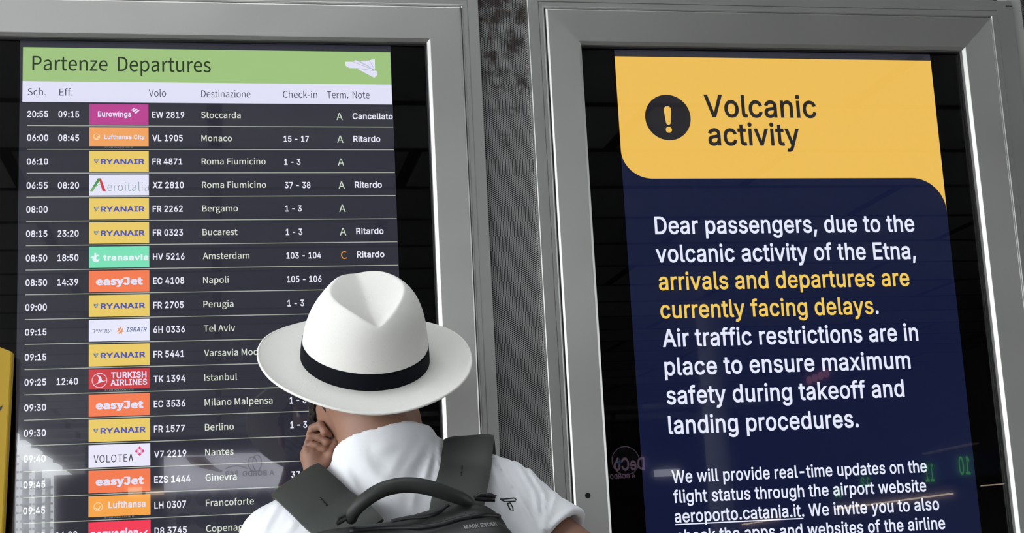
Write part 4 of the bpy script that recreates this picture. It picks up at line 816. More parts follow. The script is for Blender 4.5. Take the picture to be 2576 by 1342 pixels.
# unseen opening added in the canopy to light the man from above
SKX0, SKX1, SKY0, SKY1 = -1.2, 1.1, -1.8, -.85
def slab_piece(q):
    m.add([(a, b, CEILZ) for a, b in q]+[(a, b, CEILZ+.25) for a, b in q], [(0,3,2,1), (4,5,6,7), (0,1,5,4), (1,2,6,5), (2,3,7,6), (3,0,4,7)])
slab_piece([(edge(.35), .35), (edge(SKY1), SKY1), (xR, SKY1), (xR, .35)])
slab_piece([(edge(SKY1), SKY1), (edge(SKY0), SKY0), (SKX0, SKY0), (SKX0, SKY1)])
slab_piece([(SKX1, SKY1), (SKX1, SKY0), (xR, SKY0), (xR, SKY1)])
slab_piece([(edge(SKY0), SKY0), (xL, ys[0]), (xR, ys[0]), (xR, SKY0)])
for i in range(len(steps)-1):
    xs_ = ceil_at(steps[i+1][0], steps[i][1]+10)[0]
    m.box((xs_, ys[i+1], CEILZ), (xR, ys[i], CEILZ+.25))
for px_, py_ in steps[:-1]:
    xq, yq = ceil_at(px_, py_-12)
    m.box((xq, yq-.12, mirror_at(px_, py_, yq).z), (xR, yq, CEILZ+.02))
struct(m.build('ceiling', CEILM))
DARKW = mat('dark_cladding', (0.05, 0.05, 0.055, 1), 0.5)
m = MB(); m.box((13.0, -34, 0), (13.3, -3.4, CEILZ-.02)); struct(m.build('shade_wall_right', DARKW))  # unseen wall added to darken the right; its length sets the side light
m = MB(); m.box((mirror_at(214, 1250, -34.2).x, -34.6, 0), (16, -34.2, CEILZ-.02)); struct(m.build('wall_front', DARKW))

CREAM = mat('fascia_white', (0.8, 0.8, 0.82, 1), 0.5, emit=lin(235, 235, 250), strength=2.4)
GREYINK = mat('fascia_grey_ink', (0.18, 0.17, 0.16, 1), 0.6)
OCHRE = mat('fascia_brown', (0.25, 0.12, 0.06, 1), 0.6)
KIOSK = mat('kiosk_grey', (0.30, 0.29, 0.27, 1), 0.6)
DISC = mat('porthole_dark', (0.03, 0.035, 0.045, 1), 0.25)
RIM = mat('porthole_rim', (0.35, 0.36, 0.4, 1), 0.35, 0.6)
def flip(mb_pts, x0): return mb_pts
YK = -13.0
def mp(px, py, y=YK): q = mirror_at(px, py, y); return q.x, q.z
k0, k1 = mp(420, 1200), mp(900, 1200)
ztop, zbot = mp(560, 1148)[1], mp(560, 1234)[1]
kiosk = thing('snack_kiosk', 'kiosk with white fascia and round portholes, mirrored low in the departures glass', 'kiosk', ((k0[0]+k1[0])/2, YK-1, 0))
m = MB(); m.box((k0[0], YK-2.2, 0), (k1[0], YK-.06, ztop)); m.build('kiosk_body', KIOSK, kiosk)
m = MB(); m.box((k0[0]-.03, YK-.06, zbot), (k1[0]+.03, YK, ztop+.02), 0)
# lettering on the fascia reads normally when one faces the kiosk, so it runs towards -X here
def write_back(mb, s, px0, px1, py, cap_px, y, mi, yk=YK, **kw):
    a, b = mp(px0, py, yk), mp(px1, py, yk)
    cap = mp(px0, py-cap_px, yk)[1]-a[1]
    V, F, u0, u1 = text_shape(s, 'I', kw.get('bold', .03))
    xs = (b[0]-a[0])/(u1-u0)
    mb.add([(b[0]-(p[0]-u0)*xs, y, a[1]+p[1]*cap/.7) for p in V], F, mi)
write_back(m, 'A BORDO', 610, 690, 1199, 12, YK+.004, 1)
write_back(m, 'BAR', 566, 600, 1199, 12, YK+.004, 1)
arc = [mp(568+i*6, 1180-7*math.sin(math.pi*i/9)) for i in range(10)]
for a, b in zip(arc, arc[1:]): stroke(m, a, b, .012, YK+.004, 1)
lp = [mp(632+14*math.cos(t*.42)+t*.8, 1168-16*math.sin(t*.42)*(1+.02*t)) for t in range(26)]
for a, b in zip(lp, lp[1:]): stroke(m, a, b, .010, YK+.004, 1)
m.poly([mp(*p) for p in ((465,1150),(515,1150),(540,1176),(560,1186),(556,1190),(530,1184),(505,1178),(480,1168))], YK+.004, 2)
m.build('fascia_panel', [CREAM, GREYINK, OCHRE], kiosk, fix=False)
for j in range(2):
    for i in range(7):
        c = mp(462+i*50, 1254+j*56)
        if c[1] < .2: continue
        m = MB(); rr = .085
        ringfill(m, c[0], c[1], rr*1.35, rr*1.35, rr*.4, YK-.045, 1, 24)
        m.poly(disc(c[0], c[1], rr, n=24), YK-.05, 0)
        m.build('porthole', [DISC, RIM], kiosk, fix=False)
WARM = mat('warm_lamp', (.8, .7, .6, 1), .4, emit=lin(255, 214, 180), strength=4.5)
for (a, b, c_, d) in ((322, 357, 1226, 1247), (366, 412, 1236, 1246)):
    p, q = mp(a, d, -12), mp(b, c_, -12)
    m = MB(); m.box((p[0], -12.05, p[1]), (q[0], -12, q[1])); 
    tag(m.build('shop_lamp', WARM), 'square warm lamp mirrored on the orange tile' if a < 330 else 'flat warm lamp mirrored right of the orange tile', 'lamp')
OLIVE = mat('olive_pillar', (0.07, 0.065, 0.045, 1), .7)
p, q = mp(136, 1197, -17), mp(222, 1197, -17)
m = MB(); m.box((p[0], -17.6, 0), (q[0], -17, p[1])); tag(m.build('stone_pillar', OLIVE), 'dark olive block mirrored below the white stepped skylight', 'pillar')
PALEC = mat('pale_lattice', (0.75, 0.76, 0.78, 1), .5)
for i, (px0, px1) in enumerate(((18, 42), (56, 74), (88, 106), (114, 128))):
    a, b = mp(px0, 1200, -40), mp(px1, 1200, -40)
    zc_ = mp((px0+px1)/2, (1128, 1160, 1185, 1205)[i], -40)[1]
    m = MB(); m.tube([((a[0]+b[0])/2, -40, 0), ((a[0]+b[0])/2, -40, zc_)], (b[0]-a[0])/2, 12)
    for z in range(2, int(zc_/.22)):
        m.tube([((a[0]+b[0])/2, -40, z*.22), ((a[0]+b[0])/2, -40, z*.22+.05)], (b[0]-a[0])/2+.06, 12)
    tag(m.build('ribbed_column', PALEC), 'pale ribbed column mirrored in the bottom left glass, ' + ('behind the yellow sign', 'left of the sunlit gap', 'in the sunlit gap', 'beside the olive block')[i], 'column')

# counters with green numerals and lamps mirrored in the notice glass
NAVYP = mat('counter_navy', (0.012, 0.018, 0.07, 1), .5)
LED = mat('green_led', (0, 0, 0, 1), .5, emit=lin(110, 230, 90), strength=3.0)
STRIPW = mat('strip_lamp', (.8, .8, .8, 1), .4, emit=lin(255, 226, 196), strength=7.0)
GREYL = mat('ledge_grey_glow', (.55, .5, .48, 1), .5, emit=lin(120, 105, 100), strength=.8)  # ledge is no lamp; its brightness is put in as a glow
cx0, cx1 = mirror_at(1960, 1190, -26), mirror_at(2570, 1150, -13)
def along(px, py):
    """point of the slanting counter front mirrored at (px, py)"""
    d = RGT*((px-CX)/FPX) - UPV*((py-CY)/FPX) + FWD
    d = d/d.y
    A, B = Vector((cx0.x, cx0.y)), Vector((cx1.x, cx1.y))
    e = B-A
    # solve d.x*t = A.x+e.x*s ; DIST - t = A.y+e.y*s   (mirror of the ray behind the wall)
    # x = d.x*t, y = DIST - t
    s = (d.x*(DIST-A.y)-A.x)/(e.x+d.x*e.y)
    t = DIST-(A.y+e.y*s)
    return Vector((d.x*t, DIST-t, EYE+d.z*t))
desk = thing('check_in_counter', 'long dark check-in counter with green numerals mirrored low in the notice glass', 'counter', ((cx0.x+cx1.x)/2, (cx0.y+cx1.y)/2, 0))
def slab(name, pxs, pyt, pyb, mtl, off=0.0, thick=.3):
    a, b = along(pxs[0], pyb[0]), along(pxs[1], pyb[1]); c, d = along(pxs[1], pyt[1]), along(pxs[0], pyt[0])
    nrm = Vector(((b-a).y, -(b-a).x, 0)).normalized()
    if nrm.dot(Vector((-a.x, DIST-a.y, 0))) < 0: nrm = -nrm
    f = [p+nrm*off for p in (a, b, c, d)]; k = [p-nrm*thick for p in f]
    m = MB(); m.add(f+k, [(0,1,2,3), (7,6,5,4), (0,4,5,1), (1,5,6,2), (2,6,7,3), (3,7,4,0)])
    return m.build(name, mtl, desk)
slab('header_panel', (1960, 2570), (1190, 1118), (1236, 1190), NAVYP)
slab('counter_ledge', (2323, 2446), (1141, 1115), (1145, 1119), GREYL, .02, .1)
for s_, (p0, p1), py, cap in (('11', (2334, 2356), 1212, 44), ('10', (2419, 2447), 1194, 44), ('12', (2170, 2192), 1222, 20), ('13', (2104, 2122), 1252, 22)):
    a, b = along(p0, py), along(p1, py-1); h_ = along(p0, py-cap).z-a.z
    V, F, u0, u1 = text_shape(s_, 'I', .02)
    nrm = Vector(((b-a).y, -(b-a).x, 0)).normalized()
    if nrm.dot(Vector((-a.x, DIST-a.y, 0))) < 0: nrm = -nrm
    m = MB(); m.add([tuple(b+(a-b)*((p[0]-u0)/(u1-u0)) + nrm*.03 + Vector((0, 0, p[1]*h_/.7))) for p in V], F)
    m.build('desk_numeral', LED, desk, fix=False)
for i, (pxs, ya, yb) in enumerate((((2098, 2393), (1280, 1241), (1284, 1245)), ((1865, 1962), (1319, 1304), (1323, 1307)), ((2465, 2539), (1222, 1216), (1225, 1219)))):
    a, b, c, d = along(pxs[0], yb[0]), along(pxs[1], yb[1]), along(pxs[1], ya[1]), along(pxs[0], ya[0])
    off = Vector((0, .05, 0))
    m = MB(); m.add([p+off for p in (a, b, c, d)]+[p+Vector((0, .01, 0)) for p in (a, b, c, d)], [(0,1,2,3), (7,6,5,4), (0,4,5,1), (1,5,6,2), (2,6,7,3), (3,7,4,0)])
    tag(m.build('strip_lamp', STRIPW), ('long thin strip lamp mirrored behind the line inviting readers', 'short strip lamp mirrored under the underlined web address', 'short strip lamp mirrored at the right glass edge')[i], 'lamp')
# round shop sign
YS = -12.0
PINKW = mat('sign_lilac', (.1, .1, .1, 1), .5, emit=lin(205, 170, 205), strength=2.4)
BLU = mat('sign_blue', (.1, .1, .1, 1), .5, emit=lin(60, 140, 190), strength=2.0)
m = MB()
c = mp(1573, 1160, YS); rr = mp(1608, 1160, YS)[0]-c[0]
m.poly(disc(c[0], c[1], rr*1.02, n=36), YS-.02, 2)
ringfill(m, c[0], c[1], rr, rr, rr*.05, YS, 0, 40)
def wb(s, a, b, py, cap, mi, bold): 
    write_back(m, s, a, b, py, cap, YS+.006, mi, YS, bold=bold)
wb('DeCò', 1544, 1622, 1185, 30, 0, .03); wb('A BORDO', 1533, 1598, 1206, 11, 0, .03)
m.poly([mp(*p, YS) for p in ((1552,1168),(1557,1154),(1562,1166),(1557,1170))], YS+.008, 1)
tag(m.build('shop_sign', [PINKW, BLU, DARKW], fix=False), 'round lilac shop sign mirrored in the black margin left of the notice', 'sign')
p, q = mp(1651, 1200, -15), mp(1711, 1180, -15)
m = MB(); m.box((p[0], -15.1, p[1]), (q[0], -15, q[1])); tag(m.build('lit_panel', CREAM), 'short white lit panel mirrored beside the words We will', 'light panel')
p, q = mp(1765, 1000, -16), mp(1824, 1000, -16)
COLM = mat('concrete_column', (.42, .42, .40, 1), .6)
m = MB(); m.tube([((p[0]+q[0])/2, -16, 0), ((p[0]+q[0])/2, -16, CEILZ)], (q[0]-p[0])/2, 24); tag(m.build('round_column', COLM), 'grey round column mirrored behind the lower notice text', 'column')
PINK = mat('pink_lamp', (.1, .1, .1, 1), .5, emit=lin(225, 140, 170), strength=1.6)
for i in range(4):
    c = mp(2036+i*14.5, 958-i*6, -22)
    m = MB(); v = disc(c[0], c[1], .045, .075, 20)
    o_ = len(v); m.add([(a, -22, b) for a, b in v]+[(a, -22.05, b) for a, b in v], [tuple(range(o_))]+[(k, (k+1) % o_, o_+(k+1) % o_, o_+k) for k in range(o_)])
    tag(m.build('oval_lamp', PINK), ('lowest', 'second lowest', 'second highest', 'highest')[i] + ' of the four pink oval lamps mirrored above the word takeoff', 'lamp', 'pink oval lamps mirrored in the notice')

# ------------------------------------------------------------------ yellow sign at the left edge
SIGNY = mat('sign_yellow', (0.46, 0.29, 0.008, 1), .5)
YY = -.062
T0, T1, B1 = at(-120, 826, YY), at(31.5, 886, YY), at(8, 1342, YY)
slope = (B1.x-T1.x)/(T1.z-B1.z)
zb = .06
sg = thing('yellow_sign', 'tall yellow sign board with a dark curved mark, cut off by the left picture edge', 'sign', (T1.x-.1, YY, 0))
wv = .30
f = [(T1.x-wv*1.0, YY, zb), (T1.x+slope*(T1.z-zb), YY, zb), (T1.x, YY, T1.z), (T0.x, YY, T0.z), (T1.x-wv, YY, T0.z-.08)]
kf = [(p[0], YY+.028, p[2]) for p in f]
m = MB(); n = 5
m.add(f+kf, [tuple(range(n)), tuple(range(2*n-1, n-1, -1))]+[(i, (i+1) % n, n+(i+1) % n, n+i) for i in range(n)])
m.build('sign_board', SIGNY, sg, bevel=.003)
m = MB(); m.box((T1.x-wv-.05, YY-.12, 0), (T1.x+slope*(T1.z-zb)+.05, YY+.06, zb)); m.build('foot_plate', mat('sign_foot', (.05,.05,.05,1), .5), sg, bevel=.004)
gz = [at(-30, 1052, YY), at(-12, 1045, YY), at(2, 1032, YY), at(9, 1015, YY), at(5, 1022, YY), at(-4, 1027, YY), at(-30, 1030, YY)]
m = MB(); m.poly([(p.x, p.z) for p in gz], YY-.0008); m.build('curved_mark', mat('sign_ink', (.02,.02,.025,1), .5), sg, fix=False)
# ------------------------------------------------------------------ soft shapes: distance fields turned into meshes
def A3(p): return np.array([p[0], p[1], p[2]], float)
class Grid:
    def __init__(self, lo, hi, h):
        self.lo, self.h = A3(lo), h
        n = np.ceil((A3(hi)-self.lo)/h).astype(int)+1
        ax = [self.lo[i]+h*np.arange(n[i]) for i in range(3)]
        X, Y, Z = np.meshgrid(*ax, indexing='ij')
        self.P = np.stack([X, Y, Z], -1).astype(np.float32)
def cone(P, a, b, ra, rb=None):
    rb = ra if rb is None else rb
    a, b = A3(a).astype(np.float32), A3(b).astype(np.float32)
    ab = b-a; t = np.clip(((P-a)@ab)/max(1e-9, float(ab@ab)), 0, 1)
    return np.linalg.norm(P-a-t[..., None]*ab, axis=-1) - (ra+(rb-ra)*t)
def ball(P, c, r): return np.linalg.norm(P-A3(c).astype(np.float32), axis=-1)-r
def frame3(r, f, u): return np.array([A3(r), A3(f), A3(u)], np.float32)
def oval(P, c, R, rad):
    q = (P-A3(c).astype(np.float32))@R.T/np.array(rad, np.float32)
    k = np.linalg.norm(q, axis=-1)
    return (k-1)*min(rad)*np.where(k > 1, 1.0, 1.0)
def oval2(P, c, R, rad):
    rad = np.array(rad, np.float32); q = (P-A3(c).astype(np.float32))@R.T
    k0 = np.linalg.norm(q/rad, axis=-1); k1 = np.linalg.norm(q/rad**2, axis=-1)
    return k0*(k0-1)/np.maximum(k1, 1e-6)
def rbox(P, c, R, half, r):
    q = np.abs((P-A3(c).astype(np.float32))@R.T)-np.array(half, np.float32)+r
    return np.linalg.norm(np.maximum(q, 0), axis=-1)+np.minimum(q.max(-1), 0)-r
def smin(a, b, k):
    h = np.clip(.5+.5*(b-a)/k, 0, 1)
    return b+(a-b)*h-k*h*(1-h)
def smax(a, b, k): return -smin(-a, -b, k)
def plane(P, p, n):
    n = A3(n); n = n/np.linalg.norm(n)
    return ((P-A3(p).astype(np.float32))@n.astype(np.float32))
def nets(F, g):
    """surface nets: quads along the zero level of the field"""
    F = F.astype(np.float32)
    nx, ny, nz = F.shape
    S = F < 0
    cs = (nx-1, ny-1, nz-1)
    acc = np.zeros(cs+(3,), np.float32); cnt = np.zeros(cs, np.float32)
    corner = lambda A, c: A[c[0]:nx-1+c[0], c[1]:ny-1+c[1], c[2]:nz-1+c[2]]
    for ax in range(3):
        o1, o2 = [i for i in range(3) if i != ax]
        for i in (0, 1):
            for j in (0, 1):
                c0 = [0, 0, 0]; c0[o1] = i; c0[o2] = j; c1 = list(c0); c1[ax] = 1
                f0, f1 = corner(F, c0), corner(F, c1)
                m = corner(S, c0) != corner(S, c1)
                t = np.where(m, f0/np.where(m, f0-f1, 1), 0)
                p = np.zeros(cs+(3,), np.float32)
                p[..., ax] = t; p[..., o1] = i; p[..., o2] = j
                acc += p*m[..., None]; cnt += m
    act = cnt > 0
    idx = -np.ones(cs, np.int64); idx[act] = np.arange(act.sum())
    cell = np.argwhere(act)
    V = (cell+acc[act]/cnt[act][:, None])*g.h+g.lo
    Q = []
    for ax in range(3):
        o1, o2 = (ax+1) % 3, (ax+2) % 3
        sl0 = [slice(None)]*3; sl1 = [slice(None)]*3
        sl0[ax] = slice(0, -1); sl1[ax] = slice(1, None)
        d = S[tuple(sl0)].astype(int)-S[tuple(sl1)].astype(int)
        e = np.argwhere(d != 0)
        ok = (e[:, o1] > 0) & (e[:, o2] > 0) & (e[:, o1] < F.shape[o1]-1) & (e[:, o2] < F.shape[o2]-1)
        e = e[ok]; s = d[tuple(e.T)]
        def cellat(a, b):
            q = e.copy(); q[:, o1] -= a; q[:, o2] -= b
            return idx[tuple(q.T)]
        q = np.stack([cellat(1, 1), cellat(0, 1), cellat(0, 0), cellat(1, 0)], 1)
        q[s < 0] = q[s < 0][:, ::-1]
        Q.append(q)
    return V, np.concatenate(Q)
def relax(V, Q, n=1, k=.5):
    E = np.concatenate([Q[:, [0, 1]], Q[:, [1, 2]], Q[:, [2, 3]], Q[:, [3, 0]]])
    for _ in range(n):
        s = np.zeros_like(V); c = np.zeros(len(V))
        for a, b in ((0, 1), (1, 0)):
            for j in range(3): s[:, j] += np.bincount(E[:, a], V[E[:, b], j], len(V))
            c += np.bincount(E[:, a], minlength=len(V))
        V = V+(s/np.maximum(c, 1)[:, None]-V)*k
    return V
def soft(name, pieces, mats, parent=None, smooth=1, mfun=None):
    vs, qs, o = [], [], 0
    for F, g in pieces:
        V, Q = nets(F, g); V = relax(V, Q, smooth)
        vs.append(V); qs.append(Q+o); o += len(V)
    V, Q = np.concatenate(vs), np.concatenate(qs)
    me = bpy.data.meshes.new(name)
    me.vertices.add(len(V)); me.vertices.foreach_set('co', V.astype(np.float32).ravel())
    me.loops.add(len(Q)*4); me.loops.foreach_set('vertex_index', Q.astype(np.int32).ravel())
    me.polygons.add(len(Q)); me.polygons.foreach_set('loop_start', (np.arange(len(Q))*4).astype(np.int32))
    me.update(calc_edges=True); me.validate()
    me.polygons.foreach_set('use_smooth', [True]*len(me.polygons))
    for mm in (mats if isinstance(mats, (list, tuple)) else [mats]): me.materials.append(mm)
    ob = bpy.data.objects.new(name, me); COL.objects.link(ob)
    if parent is not None: attach(ob, parent)
    return ob
def project(P):
    d = P-A3(CAMP).astype(np.float32)
    z = d@A3(FWD).astype(np.float32)
    return CX+FPX*(d@A3(RGT).astype(np.float32))/z, CY-FPX*(d@A3(UPV).astype(np.float32))/z
def seg2(px, py, a, b):
    ax, ay = a; bx, by = b
    t = np.clip(((px-ax)*(bx-ax)+(py-ay)*(by-ay))/((bx-ax)**2+(by-ay)**2), 0, 1)
    return np.hypot(px-ax-t*(bx-ax), py-ay-t*(by-ay)), t

# ------------------------------------------------------------------ the man: joints
YM = -.52
def J(px, py, dy=0.0): return at(px, py, YM+dy)
HATC = J(918, 905)
def axes(yaw, pitch, roll=0.0):
    """right, forward, up of a head or hat that looks along yaw (from +Y towards +X) and up by pitch"""
    F = Vector((math.sin(yaw), math.cos(yaw), 0)); U = Vector((0, 0, 1))
    f = F*math.cos(pitch)+U*math.sin(pitch); u = U*math.cos(pitch)-F*math.sin(pitch)
    r = f.cross(u)
    return r*math.cos(roll)-u*math.sin(roll), f, u*math.cos(roll)+r*math.sin(roll)
HR, HF, HU = axes(math.radians(-7), math.radians(33), math.radians(-4.3))
FR, FF, FU = axes(math.radians(-10), math.radians(30), math.radians(-2))
HEADC = HATC-HU*.031+HF*.004
def hp(x, y, z): return HEADC+FR*x+FF*y+FU*z
NECKT, C7 = J(941, 1015, -.002), J(966, 1135, -.01)
SL, SR = J(712, 1382, .01), J(1262, 1278, -.01)
ELL, WRL = J(716, 1570, .24), J(795, 1222, .06)
dR = Vector((.65, -.47, -.59)).normalized()
ELR = SR+dR*.29
CHEST, HIPS = J(985, 1420, .02), Vector((J(985, 1420).x+.03, YM+.03, .93))
WRR = Vector((HIPS.x+.215, YM-.03, 1.03))

# ------------------------------------------------------------------ skin, cloth and hair
SKIN = mat('skin', (0.26, 0.14, 0.098, 1), 0.5, 0, .35)
nt, N, L, b = nodes(SKIN)
b.inputs['Subsurface Weight'].default_value = .12; b.inputs['Subsurface Radius'].default_value = (.6, .25, .12); b.inputs['Subsurface Scale'].default_value = .012
tc = N.new('ShaderNodeTexCoord'); nz = N.new('ShaderNodeTexNoise'); nz.inputs['Scale'].default_value = 28; nz.inputs['Detail'].default_value = 4
L.new(tc.outputs['Object'], nz.inputs['Vector'])
mx = N.new('ShaderNodeMix'); mx.data_type = 'RGBA'
mx.inputs['A'].default_value = (0.23, 0.118, 0.08, 1); mx.inputs['B'].default_value = (0.30, 0.16, 0.112, 1)
L.new(nz.outputs['Fac'], mx.inputs['Factor']); L.new(mx.outputs['Result'], b.inputs['Base Color'])
n2 = N.new('ShaderNodeTexVoronoi'); n2.inputs['Scale'].default_value = 900
L.new(tc.outputs['Object'], n2.inputs['Vector'])
bp = N.new('ShaderNodeBump'); bp.inputs['Strength'].default_value = .12; bp.inputs['Distance'].default_value = .0006
L.new(n2.outputs['Distance'], bp.inputs['Height']); L.new(bp.outputs['Normal'], b.inputs['Normal'])
COTTON = mat('white_cotton', (0.74, 0.75, 0.78, 1), 0.9, 0, .1)
nt, N, L, b = nodes(COTTON)
b.inputs['Sheen Weight'].default_value = .15
tc = N.new('ShaderNodeTexCoord'); nz = N.new('ShaderNodeTexNoise'); nz.inputs['Scale'].default_value = 1400
L.new(tc.outputs['Object'], nz.inputs['Vector'])
nf = N.new('ShaderNodeTexNoise'); nf.inputs['Scale'].default_value = 22; nf.inputs['Detail'].default_value = 3
L.new(tc.outputs['Object'], nf.inputs['Vector'])
b1 = N.new('ShaderNodeBump'); b1.inputs['Strength'].default_value = .35; b1.inputs['Distance'].default_value = .008
b2 = N.new('ShaderNodeBump'); b2.inputs['Strength'].default_value = .15; b2.inputs['Distance'].default_value = .0004
L.new(nf.outputs['Fac'], b1.inputs['Height']); L.new(nz.outputs['Fac'], b2.inputs['Height'])
L.new(b1.outputs['Normal'], b2.inputs['Normal']); L.new(b2.outputs['Normal'], b.inputs['Normal'])
HAIR = mat('dark_hair', (0.012, 0.010, 0.009, 1), .6, 0, .3)
nt, N, L, b = nodes(HAIR)
tc = N.new('ShaderNodeTexCoord'); nz = N.new('ShaderNodeTexNoise'); nz.inputs['Scale'].default_value = 500; nz.inputs['Detail'].default_value = 3
L.new(tc.outputs['Object'], nz.inputs['Vector'])
bp = N.new('ShaderNodeBump'); bp.inputs['Strength'].default_value = .9; bp.inputs['Distance'].default_value = .003
L.new(nz.outputs['Fac'], bp.inputs['Height']); L.new(bp.outputs['Normal'], b.inputs['Normal'])
TROUS = mat('dark_trousers', (0.03, 0.035, 0.05, 1), .85)
SHOE = mat('white_trainer', (0.5, 0.5, 0.5, 1), .6)

person = thing('person', 'man from behind in a white T-shirt, left fist at his bearded chin, reading the departures', 'person', (HIPS.x, YM, 0))

HEADR = frame3(FR, FF, FU)
def head_field(P, ears=True):
    d = oval2(P, hp(0, 0, .015), HEADR, (.076, .096, .090))
    d = smin(d, oval2(P, hp(0, .035, -.042), HEADR, (.058, .062, .062)), .03)       # face
    d = smin(d, cone(P, hp(-.041, .03, -.070), hp(0, .080, -.090), .020, .020), .03)  # jaw
    d = smin(d, cone(P, hp(.041, .03, -.070), hp(0, .080, -.090), .020, .020), .03)
    d = smin(d, cone(P, hp(0, .098, -.015), hp(0, .116, -.048), .007, .013), .012)    # nose
    d = smin(d, cone(P, hp(-.04, .083, .018), hp(.04, .083, .018), .010), .016)       # brow
    d = smax(d, -ball(P, hp(-.032, .100, -.004), .013), .010)
    d = smax(d, -ball(P, hp(.032, .100, -.004), .013), .010)
    d = smin(d, cone(P, hp(-.018, .095, -.062), hp(.018, .095, -.062), .006), .006)    # lips
    d = smin(d, cone(P, hp(-.014, .094, -.071), hp(.014, .094, -.071), .006), .006)
    for s in ((-1, 1) if ears else ()):
        ear = np.abs(oval2(P, hp(s*.080, -.003, .004), frame3(FR*.94+FF*s*-.34, FF*.94+FR*s*.34, FU), (.010, .019, .031)))-.003
        d = smin(d, ear, .006)
    return d
def neck_field(P):
    d = cone(P, NECKT, C7, .0635, .064)
    return smin(d, cone(P, HEADC-FU*.07+FF*.005, J(962, 1150, .035), .048, .050), .02)
TR = frame3((math.cos(.17), 0, math.sin(.17)), (0, 1, 0), (-math.sin(.17), 0, math.cos(.17)))
def torso_field(P, g=0.0):
    d = oval2(P, J(988, 1450, .02), TR, (.172+g, .108+g, .175))
    d = smin(d, cone(P, J(830, 1365, .0), J(1165, 1290, .0), .072+g), .05)
    d = smin(d, oval2(P, Vector(HIPS)+Vector((0, 0, .16)), TR, (.150+g, .105+g, .24)), .08)
    d = smin(d, cone(P, J(985, 1232, .0), SL, .050+g, .050+g), .035)
    d = smin(d, cone(P, J(1034, 1186, .0), SR, .052+g, .056+g), .035)
    return d
HX = 1/7.06
HDY = .055
def hz(x, y, w=0.0):
    """point of the raised fist: zoomed picture coordinates and depth towards the camera"""
    return J(730+x*HX, 1030+y*HX, HDY-w*.000088)
def fist_field(P):
    u = .000088
    C = lambda a, b, ra, rb=None: cone(P, hz(*a), hz(*b), ra*u, (ra if rb is None else rb)*u)
    d = C((462, 1500, 0), (468, 1230, 0), 205, 172)
    d = smin(d, C((440, 1190, 0), (405, 850, -20), 178, 196), .012)
    d = smin(d, C((360, 820, -80), (410, 420, -110), 148, 112), .012)        # knuckle side of the fist
    d = smin(d, C((540, 900, -90), (620, 560, -150), 140, 110), .008)        # far side of the palm
    thumb = smin(C((590, 1000, 70), (720, 800, 110), 118, 84), C((720, 800, 110), (800, 600, 80), 82, 62), .006)
    thumb = smin(thumb, C((800, 600, 80), (840, 480, 0), 62, 50), .004)
    d = smin(d, thumb, .009)
    f1 = smin(C((395, 345, 15), (535, 285, 85), 78, 72), C((535, 285, 85), (615, 400, 135), 72, 66), .003)
    f1 = smin(f1, C((615, 400, 135), (700, 455, 85), 66, 52), .003)
    f2 = smin(C((350, 480, 55), (505, 500, 85), 72, 66), C((505, 500, 85), (645, 585, 128), 66, 64), .003)
    f2 = smin(f2, C((645, 585, 128), (740, 590, 70), 62, 48), .003)
    f3 = smin(C((310, 600, 70), (470, 650, 112), 62, 60), C((470, 650, 112), (600, 712, 125), 60, 58), .003)
    f3 = smin(f3, C((600, 712, 125), (690, 702, 70), 56, 46), .003)
    f4 = smin(C((285, 700, 80), (395, 735, 112), 54, 50), C((395, 735, 112), (515, 785, 112), 50, 44), .003)
    for f in (f1, f2, f3, f4): d = smin(d, f, .0009)
    for a, b in (((250, 640, 120), (340, 580, 120)), ((330, 735, 150), (460, 705, 150)), ((340, 330, 90), (480, 430, 90))):
        d = smax(d, -C(a, b, 12), .004)
    # nail of the upper finger
    return d
def right_hand_field(P):
    c = Vector(WRR); dn = Vector((-.35, .75, -.55)).normalized(); side = Vector((-.2, -.6, -.75)); side = (side-dn*side.dot(dn)).normalized(); pal = dn.cross(side)
    d = cone(P, c-dn*.02, c+dn*.03, .026, .03)
    d = smin(d, cone(P, c+dn*.03+side*.02, c+dn*.085+side*.026, .017, .015), .02)
    d = smin(d, cone(P, c+dn*.03-side*.02, c+dn*.085-side*.026, .017, .015), .02)
    for k, (s, l) in enumerate(((-.032, .062), (-.011, .072), (.011, .068), (.031, .052))):
        a = c+dn*.085+side*s; m_ = a+dn*l*.55+pal*.004; e = m_+dn*l*.4+pal*.014
        d = smin(d, smin(cone(P, a, m_, .0098, .0088), cone(P, m_, e, .0088, .0075), .003), .004)
    t0 = c+dn*.02-side*.03; t1 = t0+dn*.035-side*.028; t2 = t1+dn*.03-side*.008
    d = smin(d, smin(cone(P, t0, t1, .014, .0115), cone(P, t1, t2, .011, .009), .004), .008)
    return d
# body in three grids that meet inside the limbs
g1 = Grid((SL.x-.10, YM-.27, .86), (ELR.x+.10, YM+.34, HATC.z+.14), .0052)
P = g1.P
d = smin(head_field(P), neck_field(P), .022)
d = smin(d, torso_field(P, -.022), .012)
d = smin(d, smin(cone(P, SL, ELL, .050, .040), cone(P, ELL, hz(462, 1560), .040, .024), .02), .02)
d = smin(d, smin(cone(P, SR, ELR, .050, .042), cone(P, ELR, WRR, .042, .027), .02), .02)
lowcut = plane(P, (0, 0, .90), (0, 0, -1)); d = np.maximum(d, lowcut)
hz0 = hz(462, 1420)
g2 = Grid(Vector(hz(120, 1480))-Vector((0, .06, .01)), Vector(hz(1000, 130))+Vector((0, .05, .01)), .0013)
g3 = Grid(Vector(WRR)-Vector((.09, .06, .13)), Vector(WRR)+Vector((.06, .15, .06)), .0026)
hg = Grid(HEADC-Vector((.14, .14, .17)), HEADC+Vector((.14, .16, .16)), .0028)
fine = smin(smin(head_field(hg.P), neck_field(hg.P), .022), torso_field(hg.P, -.026), .012)
